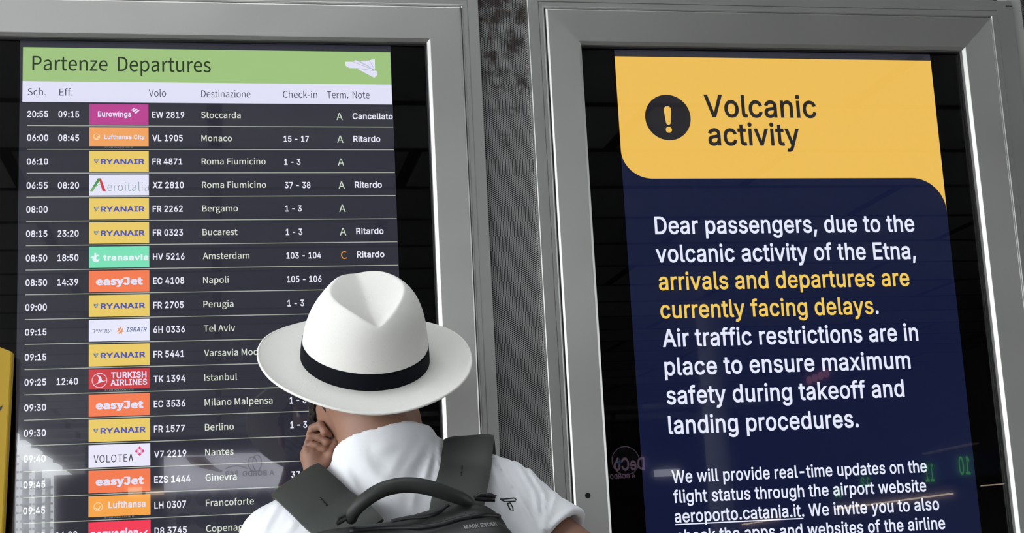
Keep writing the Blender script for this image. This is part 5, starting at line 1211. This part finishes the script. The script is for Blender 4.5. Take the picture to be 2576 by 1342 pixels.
# the finely sampled head replaces the coarse one above a cut through the neck
cutp = NECKT-(NECKT-C7)*.25
zc = HEADC.z-.165
coarse = np.maximum(d, P[..., 2]-(zc+.012))
armkeep = smin(cone(P, SL, ELL, .050, .040), cone(P, ELL, hz(462, 1560), .040, .024), .02)
d1 = np.minimum(coarse, np.maximum(armkeep, P[..., 2]-(zc+.05)))
fine = np.maximum(fine, zc-hg.P[..., 2])
body = soft('body', [(d1, g1), (fine, hg), (fist_field(g2.P), g2), (right_hand_field(g3.P), g3)], SKIN, person, smooth=1)

# beard, short hair, eyes
P = hg.P
hf = head_field(P, False)
L3 = ((P-A3(HEADC).astype(np.float32))@HEADR.T)
bx, by, bz = L3[..., 0], L3[..., 1], L3[..., 2]
rag = .004*np.sin(bx*310+bz*170)*np.sin(by*270+bz*210)
bd = np.maximum(hf-.006-.003*np.clip((-bz-.05)/.05, 0, 1)+rag, smax(-(by-.022+rag*2+.15*np.clip(-.06-bz, 0, 1)), bz+.034+.4*np.maximum(0, by-.075), .006))
mouth = np.hypot(bx/.026, (bz+.066)/.013)-1
bd = np.maximum(bd, -np.where(by > .06, mouth*.012, 1))
bd = np.maximum(bd, -np.where((by > .05), (np.abs(bx)-.0)*0+1, 1))
note(soft('beard', [(bd, hg)], HAIR, person), 'short black beard')
hd = np.maximum(hf-.0028-.004*np.clip((bz+.03)/.08, 0, 1), smax(-(bz+.052-.25*np.clip(by+.02, 0, 1)+rag), by-.07, .01))
soft('hair', [(hd, hg)], HAIR, person)
EYEW = mat('eye_white', (.75, .73, .7, 1), .2); IRIS = mat('eye_brown', (.03, .015, .008, 1), .1)
for s in (-1, 1):
    c = hp(s*.032, .083, -.004); m = MB(); V, Fq, mi = [], [], []
    n1, n2 = 12, 20
    for i in range(n1+1):
        t = math.pi*i/n1
        for j in range(n2):
            a = 2*math.pi*j/n2
            V.append(c+(FF*math.cos(t)+FR*math.sin(t)*math.cos(a)+FU*math.sin(t)*math.sin(a))*.0118)
    for i in range(n1):
        for j in range(n2):
            m_ = 1 if i < 3 else 0
            m.f.append((i*n2+j, i*n2+(j+1) % n2, (i+1)*n2+(j+1) % n2, (i+1)*n2+j)); m.m.append(m_); m.sm.append(True)
    m.v = [tuple(p) for p in V]; m.build('eye', [EYEW, IRIS], person)

# T-shirt
SLC = SL+(ELL-SL).normalized()*.17
SRC_ = J(1420, 1321, -.095)
FOLDS = [((1245, 1150), (1300, 1240), 5, .0030), ((1300, 1240), (1352, 1335), 5, .0035), ((1300, 1165), (1345, 1235), 5, .0035), ((1345, 1235), (1362, 1330), 5, .0040),
         ((1330, 1180), (1372, 1250), 4.5, .0035), ((1372, 1250), (1368, 1330), 5, .0040), ((1400, 1240), (1368, 1335), 6, .0030), ((1235, 1170), (1275, 1290), 6, .0025), ((1440, 1280), (1375, 1335), 6, .0025),
         ((1075, 1110), (1010, 1200), 10, .0022), ((1095, 1120), (1060, 1230), 8, .0028), ((1035, 1120), (965, 1215), 12, .0016), ((905, 1150), (960, 1215), 14, .0018), ((870, 1185), (905, 1250), 8, .0018),
         ((1108, 1108), (1098, 1200), 5, .0030), ((1045, 1235), (1035, 1290), 8, .0018), ((700, 1270), (660, 1342), 7, .0022), ((745, 1310), (720, 1342), 8, .0018), ((950, 1130), (1040, 1105), 9, .0012)]
CP0, CP1, CP2 = J(985, 1062, -.078), J(1066, 1083, -.005), J(850, 1140, .01)
CN = (CP1-CP0).cross(CP2-CP0)
if CN.z < 0: CN = -CN
def shirt_field(P, detail=True):
    d = torso_field(P, .008)
    d = smin(d, smax(cone(P, NECKT, C7, .071, .076), plane(P, CP0, CN), .004), .022)
    sl = cone(P, SL, SL+(ELL-SL).normalized()*.21, .060, .066)
    sl = smax(sl, plane(P, SLC, ELL-SL), .004)
    axr = dR
    sr = cone(P, SR, SR+dR*.22, .061, .074)
    sr = smax(sr, plane(P, SRC_, axr), .004)
    d = smin(d, sl, .035); d = smin(d, sr, .035)
    d = smax(d, plane(P, CP0, CN), .004)
    if detail:
        px, py = project(P)
        for a, b, w, amp in FOLDS:
            q, t = seg2(px, py, a, b)
            d = d-1.25*amp*(np.exp(-(q/w)**2)-.55*np.exp(-((q-2.2*w)/(1.4*w))**2))*(.25+.75*np.sin(np.pi*np.clip(.12+.8*t, 0, 1)))
        d = d+.0012*np.sin(P[..., 0]*60+P[..., 2]*35)*np.sin(P[..., 2]*48-P[..., 0]*30)
    # open sleeves, neck and hem
    d = np.maximum(d, -smax(cone(P, SR, SR+dR*.4, .052, .061), -plane(P, SRC_-dR*.02, axr), .002))
    d = np.maximum(d, -smax(cone(P, SL, ELL, .055, .056), -plane(P, SLC-(ELL-SL).normalized()*.05, ELL-SL), .002))
    d = np.maximum(d, -cone(P, NECKT+(NECKT-C7)*.3, C7+(NECKT-C7)*.28, .066, .067))
    d = np.maximum(d, plane(P, (0, 0, HIPS.z-.03), (0, 0, -1)))
    return d
gs = Grid((SL.x-.09, YM-.26, HIPS.z-.05), (SR.x+.28, YM+.32, C7.z+.10), .0039)
shirt = note(soft('tshirt', [(shirt_field(gs.P), gs)], COTTON, person, smooth=2), 'white cotton T-shirt')

# trousers and shoes (below the picture)
fx = HIPS.x
KN = [Vector((fx-.10, YM+.02, .50)), Vector((fx+.10, YM+.02, .50))]; AN = [Vector((fx-.11, YM+.01, .09)), Vector((fx+.115, YM+.0, .09))]
gt = Grid((fx-.26, YM-.2, .03), (fx+.26, YM+.24, 1.02), .009)
P = gt.P
d = oval2(P, HIPS+Vector((0, 0, -.02)), TR*0+np.eye(3, dtype=np.float32), (.165, .125, .14))
for k in range(2):
    d = smin(d, smin(cone(P, HIPS+Vector(((k*2-1)*.085, 0, -.06)), KN[k], .092, .068), cone(P, KN[k], AN[k], .066, .058), .03), .03)
d = np.maximum(d, np.maximum(P[..., 2]-.985, .055-P[..., 2]))
soft('trousers', [(d, gt)], TROUS, person)
for k in range(2):
    a = AN[k]
    g = Grid((a.x-.08, a.y-.14, -.01), (a.x+.08, a.y+.24, .16), .005)
    P = g.P
    d = smin(cone(P, (a.x, a.y-.05, .045), (a.x+.01*(k*2-1), a.y+.15, .035), .045, .040), cone(P, (a.x, a.y-.02, .06), (a.x, a.y-.01, .12), .045, .042), .03)
    d = np.maximum(d, .001-P[..., 2])
    soft('shoe', [(d, g)], SHOE, person)

# ------------------------------------------------------------------ straw hat
STRAW = mat('white_straw', (0.73, 0.715, 0.68, 1), .75, 0, .2)
nt, N, L, b = nodes(STRAW)
uv = N.new('ShaderNodeUVMap')
w1 = N.new('ShaderNodeTexBrick'); w1.inputs['Scale'].default_value = 1.0
w1.inputs['Brick Width'].default_value = .0026; w1.inputs['Row Height'].default_value = .0017; w1.inputs['Mortar Size'].default_value = .00022; w1.inputs['Mortar Smooth'].default_value = .8
w1.inputs['Color1'].default_value = (1, 1, 1, 1); w1.inputs['Color2'].default_value = (.8, .8, .8, 1); w1.inputs['Mortar'].default_value = (0, 0, 0, 1)
L.new(uv.outputs['UV'], w1.inputs['Vector'])
rgb = N.new('ShaderNodeRGBToBW'); L.new(w1.outputs['Color'], rgb.inputs[0])
bp = N.new('ShaderNodeBump'); bp.inputs['Strength'].default_value = .5; bp.inputs['Distance'].default_value = .0006
L.new(rgb.outputs[0], bp.inputs['Height']); L.new(bp.outputs['Normal'], b.inputs['Normal'])
tc = N.new('ShaderNodeTexCoord')
n1 = N.new('ShaderNodeTexNoise'); n1.inputs['Scale'].default_value = 750; n1.inputs['Detail'].default_value = 1
L.new(tc.outputs['Object'], n1.inputs['Vector'])
n3 = N.new('ShaderNodeTexNoise'); n3.inputs['Scale'].default_value = 14
L.new(tc.outputs['Object'], n3.inputs['Vector'])
ad = math_node(nt, 'ADD', n1.outputs['Fac'], math_node(nt, 'MULTIPLY', n3.outputs['Fac'], .25))
sp = N.new('ShaderNodeMapRange'); sp.inputs['From Min'].default_value = .84; sp.inputs['From Max'].default_value = 1.0; L.new(ad, sp.inputs['Value'])
m1 = N.new('ShaderNodeMix'); m1.data_type = 'RGBA'; m1.inputs['A'].default_value = (0.73, 0.715, 0.68, 1); m1.inputs['B'].default_value = (.28, .26, .24, 1)
L.new(sp.outputs['Result'], m1.inputs['Factor']); L.new(m1.outputs['Result'], b.inputs['Base Color'])
BAND = mat('black_ribbon', (0.004, 0.005, 0.008, 1), .8, 0, .08)
nt, N, L, b = nodes(BAND)
wv = N.new('ShaderNodeTexWave'); wv.inputs['Scale'].default_value = 900; wv.bands_direction = 'Z'
tc = N.new('ShaderNodeTexCoord'); L.new(tc.outputs['Object'], wv.inputs['Vector'])
bp = N.new('ShaderNodeBump'); bp.inputs['Strength'].default_value = .2; bp.inputs['Distance'].default_value = .0004
L.new(wv.outputs['Fac'], bp.inputs['Height']); L.new(bp.outputs['Normal'], b.inputs['Normal'])
hat = thing('hat', 'white woven straw hat with a creased crown and wide black band on the man', 'hat', HATC)
def hw(x, y, z): return HATC+HR*x+HF*y+HU*z
CA, CB, CH = .0935, .110, .127
def sheet(name, fn, nu, nv, mtl, thick, uvf, closed=True):
    """closed-around surface fn(i/nu, j/nv) with thickness"""
    V, Fc, UV = [], [], []
    for j in range(nv+1):
        for i in range(nu): V.append(fn(i/nu, j/nv))
    for j in range(nv):
        for i in range(nu):
            Fc.append((j*nu+i, j*nu+(i+1) % nu, (j+1)*nu+(i+1) % nu, (j+1)*nu+i))
            UV += [uvf(i/nu, j/nv), uvf((i+1)/nu, j/nv), uvf((i+1)/nu, (j+1)/nv), uvf(i/nu, (j+1)/nv)]
    me = bpy.data.meshes.new(name); me.from_pydata([tuple(p) for p in V], [], Fc)
    ul = me.uv_layers.new(name='UVMap')
    ul.data.foreach_set('uv', [c for u in UV for c in u])
    me.polygons.foreach_set('use_smooth', [True]*len(Fc)); me.materials.append(mtl)
    ob = bpy.data.objects.new(name, me); COL.objects.link(ob); attach(ob, hat)
    if thick:
        md = ob.modifiers.new('thickness', 'SOLIDIFY'); md.thickness = thick; md.offset = 0
    return ob
def crown_pt(u, v):
    a = 2*math.pi*u
    z = CH*math.sin(v*math.pi/2)**.92
    rho = max(0.0, 1-(z/CH)**2.9)**(1/3.2)
    flare = .95+.05*(1-z/CH)
    x, y = CA*rho*math.sin(a)*flare, CB*rho*math.cos(a)*flare
    # crease: a trough along the crown whose floor starts low on the back and rises to the front
    q = min(1, max(0, (y+.095)/.15)); q = q*q*(3-2*q)
    floor = .093+.015*q-.028*q*(1-q)
    xx = math.sqrt(x*x+.004**2)-.004
    tr = floor+(.64-.34*q)*xx
    k = .0022
    h_ = min(1, max(0, .5+.5*(tr-z)/k)); zz = tr+(z-tr)*h_-k*h_*(1-h_)
    # front pinches
    pin = math.exp(-((abs(x)-.065)/.028)**2-((y-.062)/.04)**2)*math.exp(-((zz-.085)/.04)**2)
    x -= math.copysign(.012*pin, x)
    zz += .010*max(-.6, x/CA)*(zz/CH)**2
    return hw(x, y, zz)
sheet('crown', crown_pt, 160, 90, STRAW, .0022, lambda u, v: (u*.62, v*.17))
def brim_pt(u, v):
    a = 2*math.pi*u
    r0x, r0y, r1x, r1y = CA*.985, CB*.985, .1580, .179
    x = (r0x+(r1x-r0x)*v)*math.sin(a); y = (r0y+(r1y-r0y)*v)*math.cos(a)
    z = .003*(1-v)**2 - .002*v + .012*v**2*abs(math.sin(a))**2 - .006*v**2*max(0, math.cos(a)) + .004*v**2*max(0, -math.cos(a)) + .0012*v*math.sin(5*a+1)
    return hw(x, y, z)
note(sheet('brim', brim_pt, 200, 26, STRAW, .0024, lambda u, v: (u*.95, v*.075)), 'wide woven brim with a braided edge')
m = MB(); pts = [brim_pt(i/160, 1.0) for i in range(160)]
V = []
for i, p in enumerate(pts):
    t = (pts[(i+1) % 160]-pts[i-1]).normalized(); o1 = (p-HATC).normalized(); o2 = t.cross(o1).normalized()
    for k in range(8):
        a = 2*math.pi*k/8; r_ = .0021+.00035*math.sin(i*math.pi)
        V.append(p+o1*math.cos(a)*r_+o2*math.sin(a)*r_)
m.add(V, [(i*8+k, i*8+(k+1) % 8, ((i+1) % 160)*8+(k+1) % 8, ((i+1) % 160)*8+k) for i in range(160) for k in range(8)], 0, True)
m.build('brim_edge', STRAW, hat)
def band_pt(u, v):
    a = 2*math.pi*u
    prof = [(1.004, .001), (1.03, .002), (1.022, .014), (1.006, .0285), (.985, .0290)]
    q = v*4; i = min(3, int(q)); f = q-i
    s = prof[i][0]+(prof[i+1][0]-prof[i][0])*f; z = prof[i][1]+(prof[i+1][1]-prof[i][1])*f
    return hw(CA*s*math.sin(a), CB*s*math.cos(a), z)
note(sheet('hat_band', band_pt, 120, 12, BAND, 0, lambda u, v: (u, v)), 'black ribbon band')
# ------------------------------------------------------------------ backpack
BAGM = mat('charcoal_bag_cloth', (0.020, 0.022, 0.021, 1), .55, 0, .35)
nt, N, L, b = nodes(BAGM)
tc = N.new('ShaderNodeTexCoord'); nz = N.new('ShaderNodeTexNoise'); nz.inputs['Scale'].default_value = 1600
L.new(tc.outputs['Object'], nz.inputs['Vector'])
nf = N.new('ShaderNodeTexNoise'); nf.inputs['Scale'].default_value = 16; nf.inputs['Detail'].default_value = 2
L.new(tc.outputs['Object'], nf.inputs['Vector'])
b1 = N.new('ShaderNodeBump'); b1.inputs['Strength'].default_value = .3; b1.inputs['Distance'].default_value = .01
b2 = N.new('ShaderNodeBump'); b2.inputs['Strength'].default_value = .15; b2.inputs['Distance'].default_value = .0003
L.new(nf.outputs['Fac'], b1.inputs['Height']); L.new(nz.outputs['Fac'], b2.inputs['Height']); L.new(b1.outputs['Normal'], b2.inputs['Normal']); L.new(b2.outputs['Normal'], b.inputs['Normal'])
STRAPM = mat('strap_cloth', (0.034, 0.038, 0.034, 1), .6, 0, .3)
ZIPM = mat('zip_tape', (0.006, 0.006, 0.008, 1), .5, 0, .4)
PULLM = mat('zip_metal', (.05, .05, .05, 1), .3, .7)
SILV = mat('print_silver', (.25, .25, .25, 1), .4, .3)
bag = thing('backpack', 'dark charcoal backpack with padded straps and carry handle on the man in white', 'backpack', J(1055, 1500, -.2))
BR = Vector((math.cos(.15), 0, math.sin(.15))); BU = Vector((-math.sin(.15), 0, math.cos(.15))); BF = Vector((0, 1, 0))
BAGR = frame3(BR, BF, BU)
BC = J(1060, 1660, -.215)
def bp3(x, y, z): return BC+BR*x+BF*y+BU*z
topz = (J(1060, 1292, -.17)-BC).dot(BU)
gb = Grid(BC-Vector((.22, .13, .30)), BC+Vector((.22, .13, .30)), .005)
P = gb.P
q = (P-A3(BC).astype(np.float32))@BAGR.T
main = rbox(P, bp3(0, .012, topz-.235), BAGR, (.148, .062, .235), .050)
front = rbox(P, bp3(.004, -.055, topz-.26), BAGR, (.140, .038, .232), .036)
d = smin(main, front, .008)
seam = np.abs(q[..., 1]+.022)
d = d+.005*np.exp(-(seam/.006)**2)*np.clip((q[..., 2]-topz+.2)/.1, 0, 1)
d = d-.003*np.sin(q[..., 0]*38+q[..., 2]*22+1.0)*np.exp(-((q[..., 2]-topz+.02)/.05)**2)
d = np.maximum(d, -(shirt_field(P, False)-.004))
bag_body = soft('bag_body', [(d, gb)], BAGM, bag, smooth=2)
from mathutils.bvhtree import BVHTree
def tree_of(o):
    me = o.data
    return BVHTree.FromPolygons([v.co.copy() for v in me.vertices], [tuple(p.vertices) for p in me.polygons])
BT = tree_of(bag_body); ST = tree_of(shirt)
def onto(tree, px, py, lift=0.0, fallback=-.25):
    d_ = (RGT*((px-CX)/FPX)-UPV*((py-CY)/FPX)+FWD).normalized()
    h = tree.ray_cast(CAMP, d_)
    if h[0] is None: return J(px, py, fallback)
    return h[0]-d_*lift
def sew(name, pix, r, mtl, lift=.001, n=8, flat=None):
    pts = [onto(BT, x, y, lift) for x, y in pix]
    sm_ = []
    for i in range(len(pts)-1):
        for k in range(5):
            t = k/5
            p0, p1, p2, p3 = pts[max(0, i-1)], pts[i], pts[i+1], pts[min(len(pts)-1, i+2)]
            sm_.append(.5*((2*p1)+(p2-p0)*t+(2*p0-5*p1+4*p2-p3)*t*t+(3*p1-p0-3*p2+p3)*t**3))
    sm_.append(pts[-1])
    m = MB(); m.tube(sm_, r, n, 0, True, flat); return m.build(name, mtl, bag)
sew('top_zip', [(985, 1313), (1030, 1304), (1070, 1301), (1100, 1292), (1128, 1274)], .0032, ZIPM)
sew('front_zip', [(880, 1338), (960, 1330), (1050, 1328), (1110, 1320), (1160, 1306), (1215, 1298), (1255, 1300)], .0036, ZIPM)
# carry handle
hp_ = [(883, 1308, -.215), (890, 1288, -.235), (915, 1262, -.245), (955, 1236, -.25), (1000, 1223, -.25), (1045, 1222, -.25), (1090, 1231, -.25), (1135, 1246, -.245), (1165, 1258, -.235), (1182, 1272, -.215)]
pts = [J(*p) for p in hp_]
fine_ = []
for i in range(len(pts)-1):
    for k in range(6):
        t = k/6; p0, p1, p2, p3 = pts[max(0, i-1)], pts[i], pts[i+1], pts[min(len(pts)-1, i+2)]
        fine_.append(.5*((2*p1)+(p2-p0)*t+(2*p0-5*p1+4*p2-p3)*t*t+(3*p1-p0-3*p2+p3)*t**3))
fine_.append(pts[-1])
m = MB(); m.tube(fine_, [.0072+.0032*math.sin(math.pi*i/(len(fine_)-1))**.5 for i in range(len(fine_))], 16)
m.build('carry_handle', BAGM, bag)
# padded shoulder straps that follow the shirt over the shoulder
def strap(name, path, wdir, width, ext):
    W = Vector(wdir).normalized()
    pts = [J(*p) for p in path]
    ctr = []
    for i in range(len(pts)-1):
        for k in range(8):
            t = k/8; p0, p1, p2, p3 = pts[max(0, i-1)], pts[i], pts[i+1], pts[min(len(pts)-1, i+2)]
            ctr.append(.5*((2*p1)+(p2-p0)*t+(2*p0-5*p1+4*p2-p3)*t*t+(3*p1-p0-3*p2+p3)*t**3))
    ctr.append(pts[-1])
    V, Fc = [], []; nw = 14
    th = .0058
    prof = []
    for k in range(nw+1):
        s = -1+2*k/nw
        prof.append((s, th*max(.25, (1-abs(s)**6))**.5))
    for i, c in enumerate(ctr):
        t = (ctr[min(i+1, len(ctr)-1)]-ctr[max(i-1, 0)]).normalized()
        w = (W-t*W.dot(t)).normalized(); nn = w.cross(t).normalized()
        if nn.dot(c-CHEST) < 0: nn = -nn
        # push the ribbon off the shirt
        lift = 0
        for s in (-.5, -.25, 0, .25, .5):
            p = c+w*s*width/2
            near = ST.find_nearest(p)
            if near[0] is not None:
                dd = (p-near[0]).dot(near[1])
                lift = max(lift, .0065-dd if dd < .0065 and dd > -.08 else 0)
        c = c+nn*lift
        ring = [c+w*s*width/2+nn*h for s, h in prof]+[c+w*s*width/2-nn*h for s, h in reversed(prof)]
        V += ring
    n = 2*(nw+1)
    for i in range(len(ctr)-1):
        for k in range(n): Fc.append((i*n+k, i*n+(k+1) % n, (i+1)*n+(k+1) % n, (i+1)*n+k))
    Fc.append(tuple(range(n))); Fc.append(tuple((len(ctr)-1)*n+k for k in reversed(range(n))))
    m = MB(); m.add(V, Fc, 0, True); o = m.build(name, STRAPM, bag)
    shade_smooth(o, 50); return o
s1 = strap('shoulder_strap', [(905, 1355, -.15), (878, 1325, -.135), (826, 1284, -.085), (775, 1250, -.02), (766, 1254, .05), (758, 1312, .115), (745, 1420, .15), (745, 1560, .15)], (.85, 0, .53), .082, 0)
s2 = strap('shoulder_strap', [(1140, 1330, -.16), (1152, 1262, -.15), (1166, 1202, -.105), (1180, 1141, -.035), (1186, 1136, .03), (1186, 1190, .105), (1180, 1290, .14), (1175, 1500, .15)], (1, 0, .06), .074, 0)
# small pressed marks on the straps
for st_, a, b_ in ((s1, (805, 1253), (822, 1273)), (s2, (1162, 1172), (1160, 1197))):
    t_ = tree_of(st_)
    pa, pb = onto(t_, *a, .0004), onto(t_, *b_, .0004)
    m = MB()
    for f0, f1 in ((0, .28), (.36, .64), (.72, 1)): m.tube([pa.lerp(pb, f0), pa.lerp(pb, f1)], .0012, 6)
    o = m.build('stitched_mark', ZIPM, st_)
# webbing loops, zip pulls
def loop(name, pix, dy, r, mtl):
    pts = [J(x, y, dy) for x, y in pix]; pts.append(pts[0])
    m = MB(); m.tube(pts, r, 8, 0, False); return m.build(name, mtl, bag)
loop('webbing_loop', [(846, 1318), (852, 1304), (866, 1297), (884, 1300), (886, 1307), (868, 1306), (858, 1312)], -.225, .0034, BAGM)
loop('webbing_loop', [(1195, 1254), (1208, 1246), (1232, 1247), (1246, 1252), (1244, 1258), (1220, 1257)], -.21, .0034, ZIPM)
loop('zip_pull', [(1258, 1257), (1275, 1256), (1293, 1254), (1299, 1258), (1297, 1262), (1270, 1263)], -.23, .0009, PULLM)
loop('zip_pull', [(1276, 1268), (1283, 1266), (1290, 1277), (1291, 1286), (1284, 1284)], -.235, .0010, PULLM)
# printed name on the front pocket
pa, pb = onto(BT, 1170, 1331, .0012), onto(BT, 1252, 1323, .0012)
V, F, u0, u1 = text_shape('MARK RYDEN', 'I', .035)
ex = (pb-pa); cap = .0048
def on_front(u, v):
    p = pa+ex*((u-u0)/(u1-u0))+BU*(v*cap/.7)
    h = BT.ray_cast(p-BF*.1, BF)
    return (h[0]-BF*.0012) if h[0] is not None else p
m = MB(); m.add([on_front(*p) for p in V], F); m.build('printed_name', SILV, bag_body, fix=False)
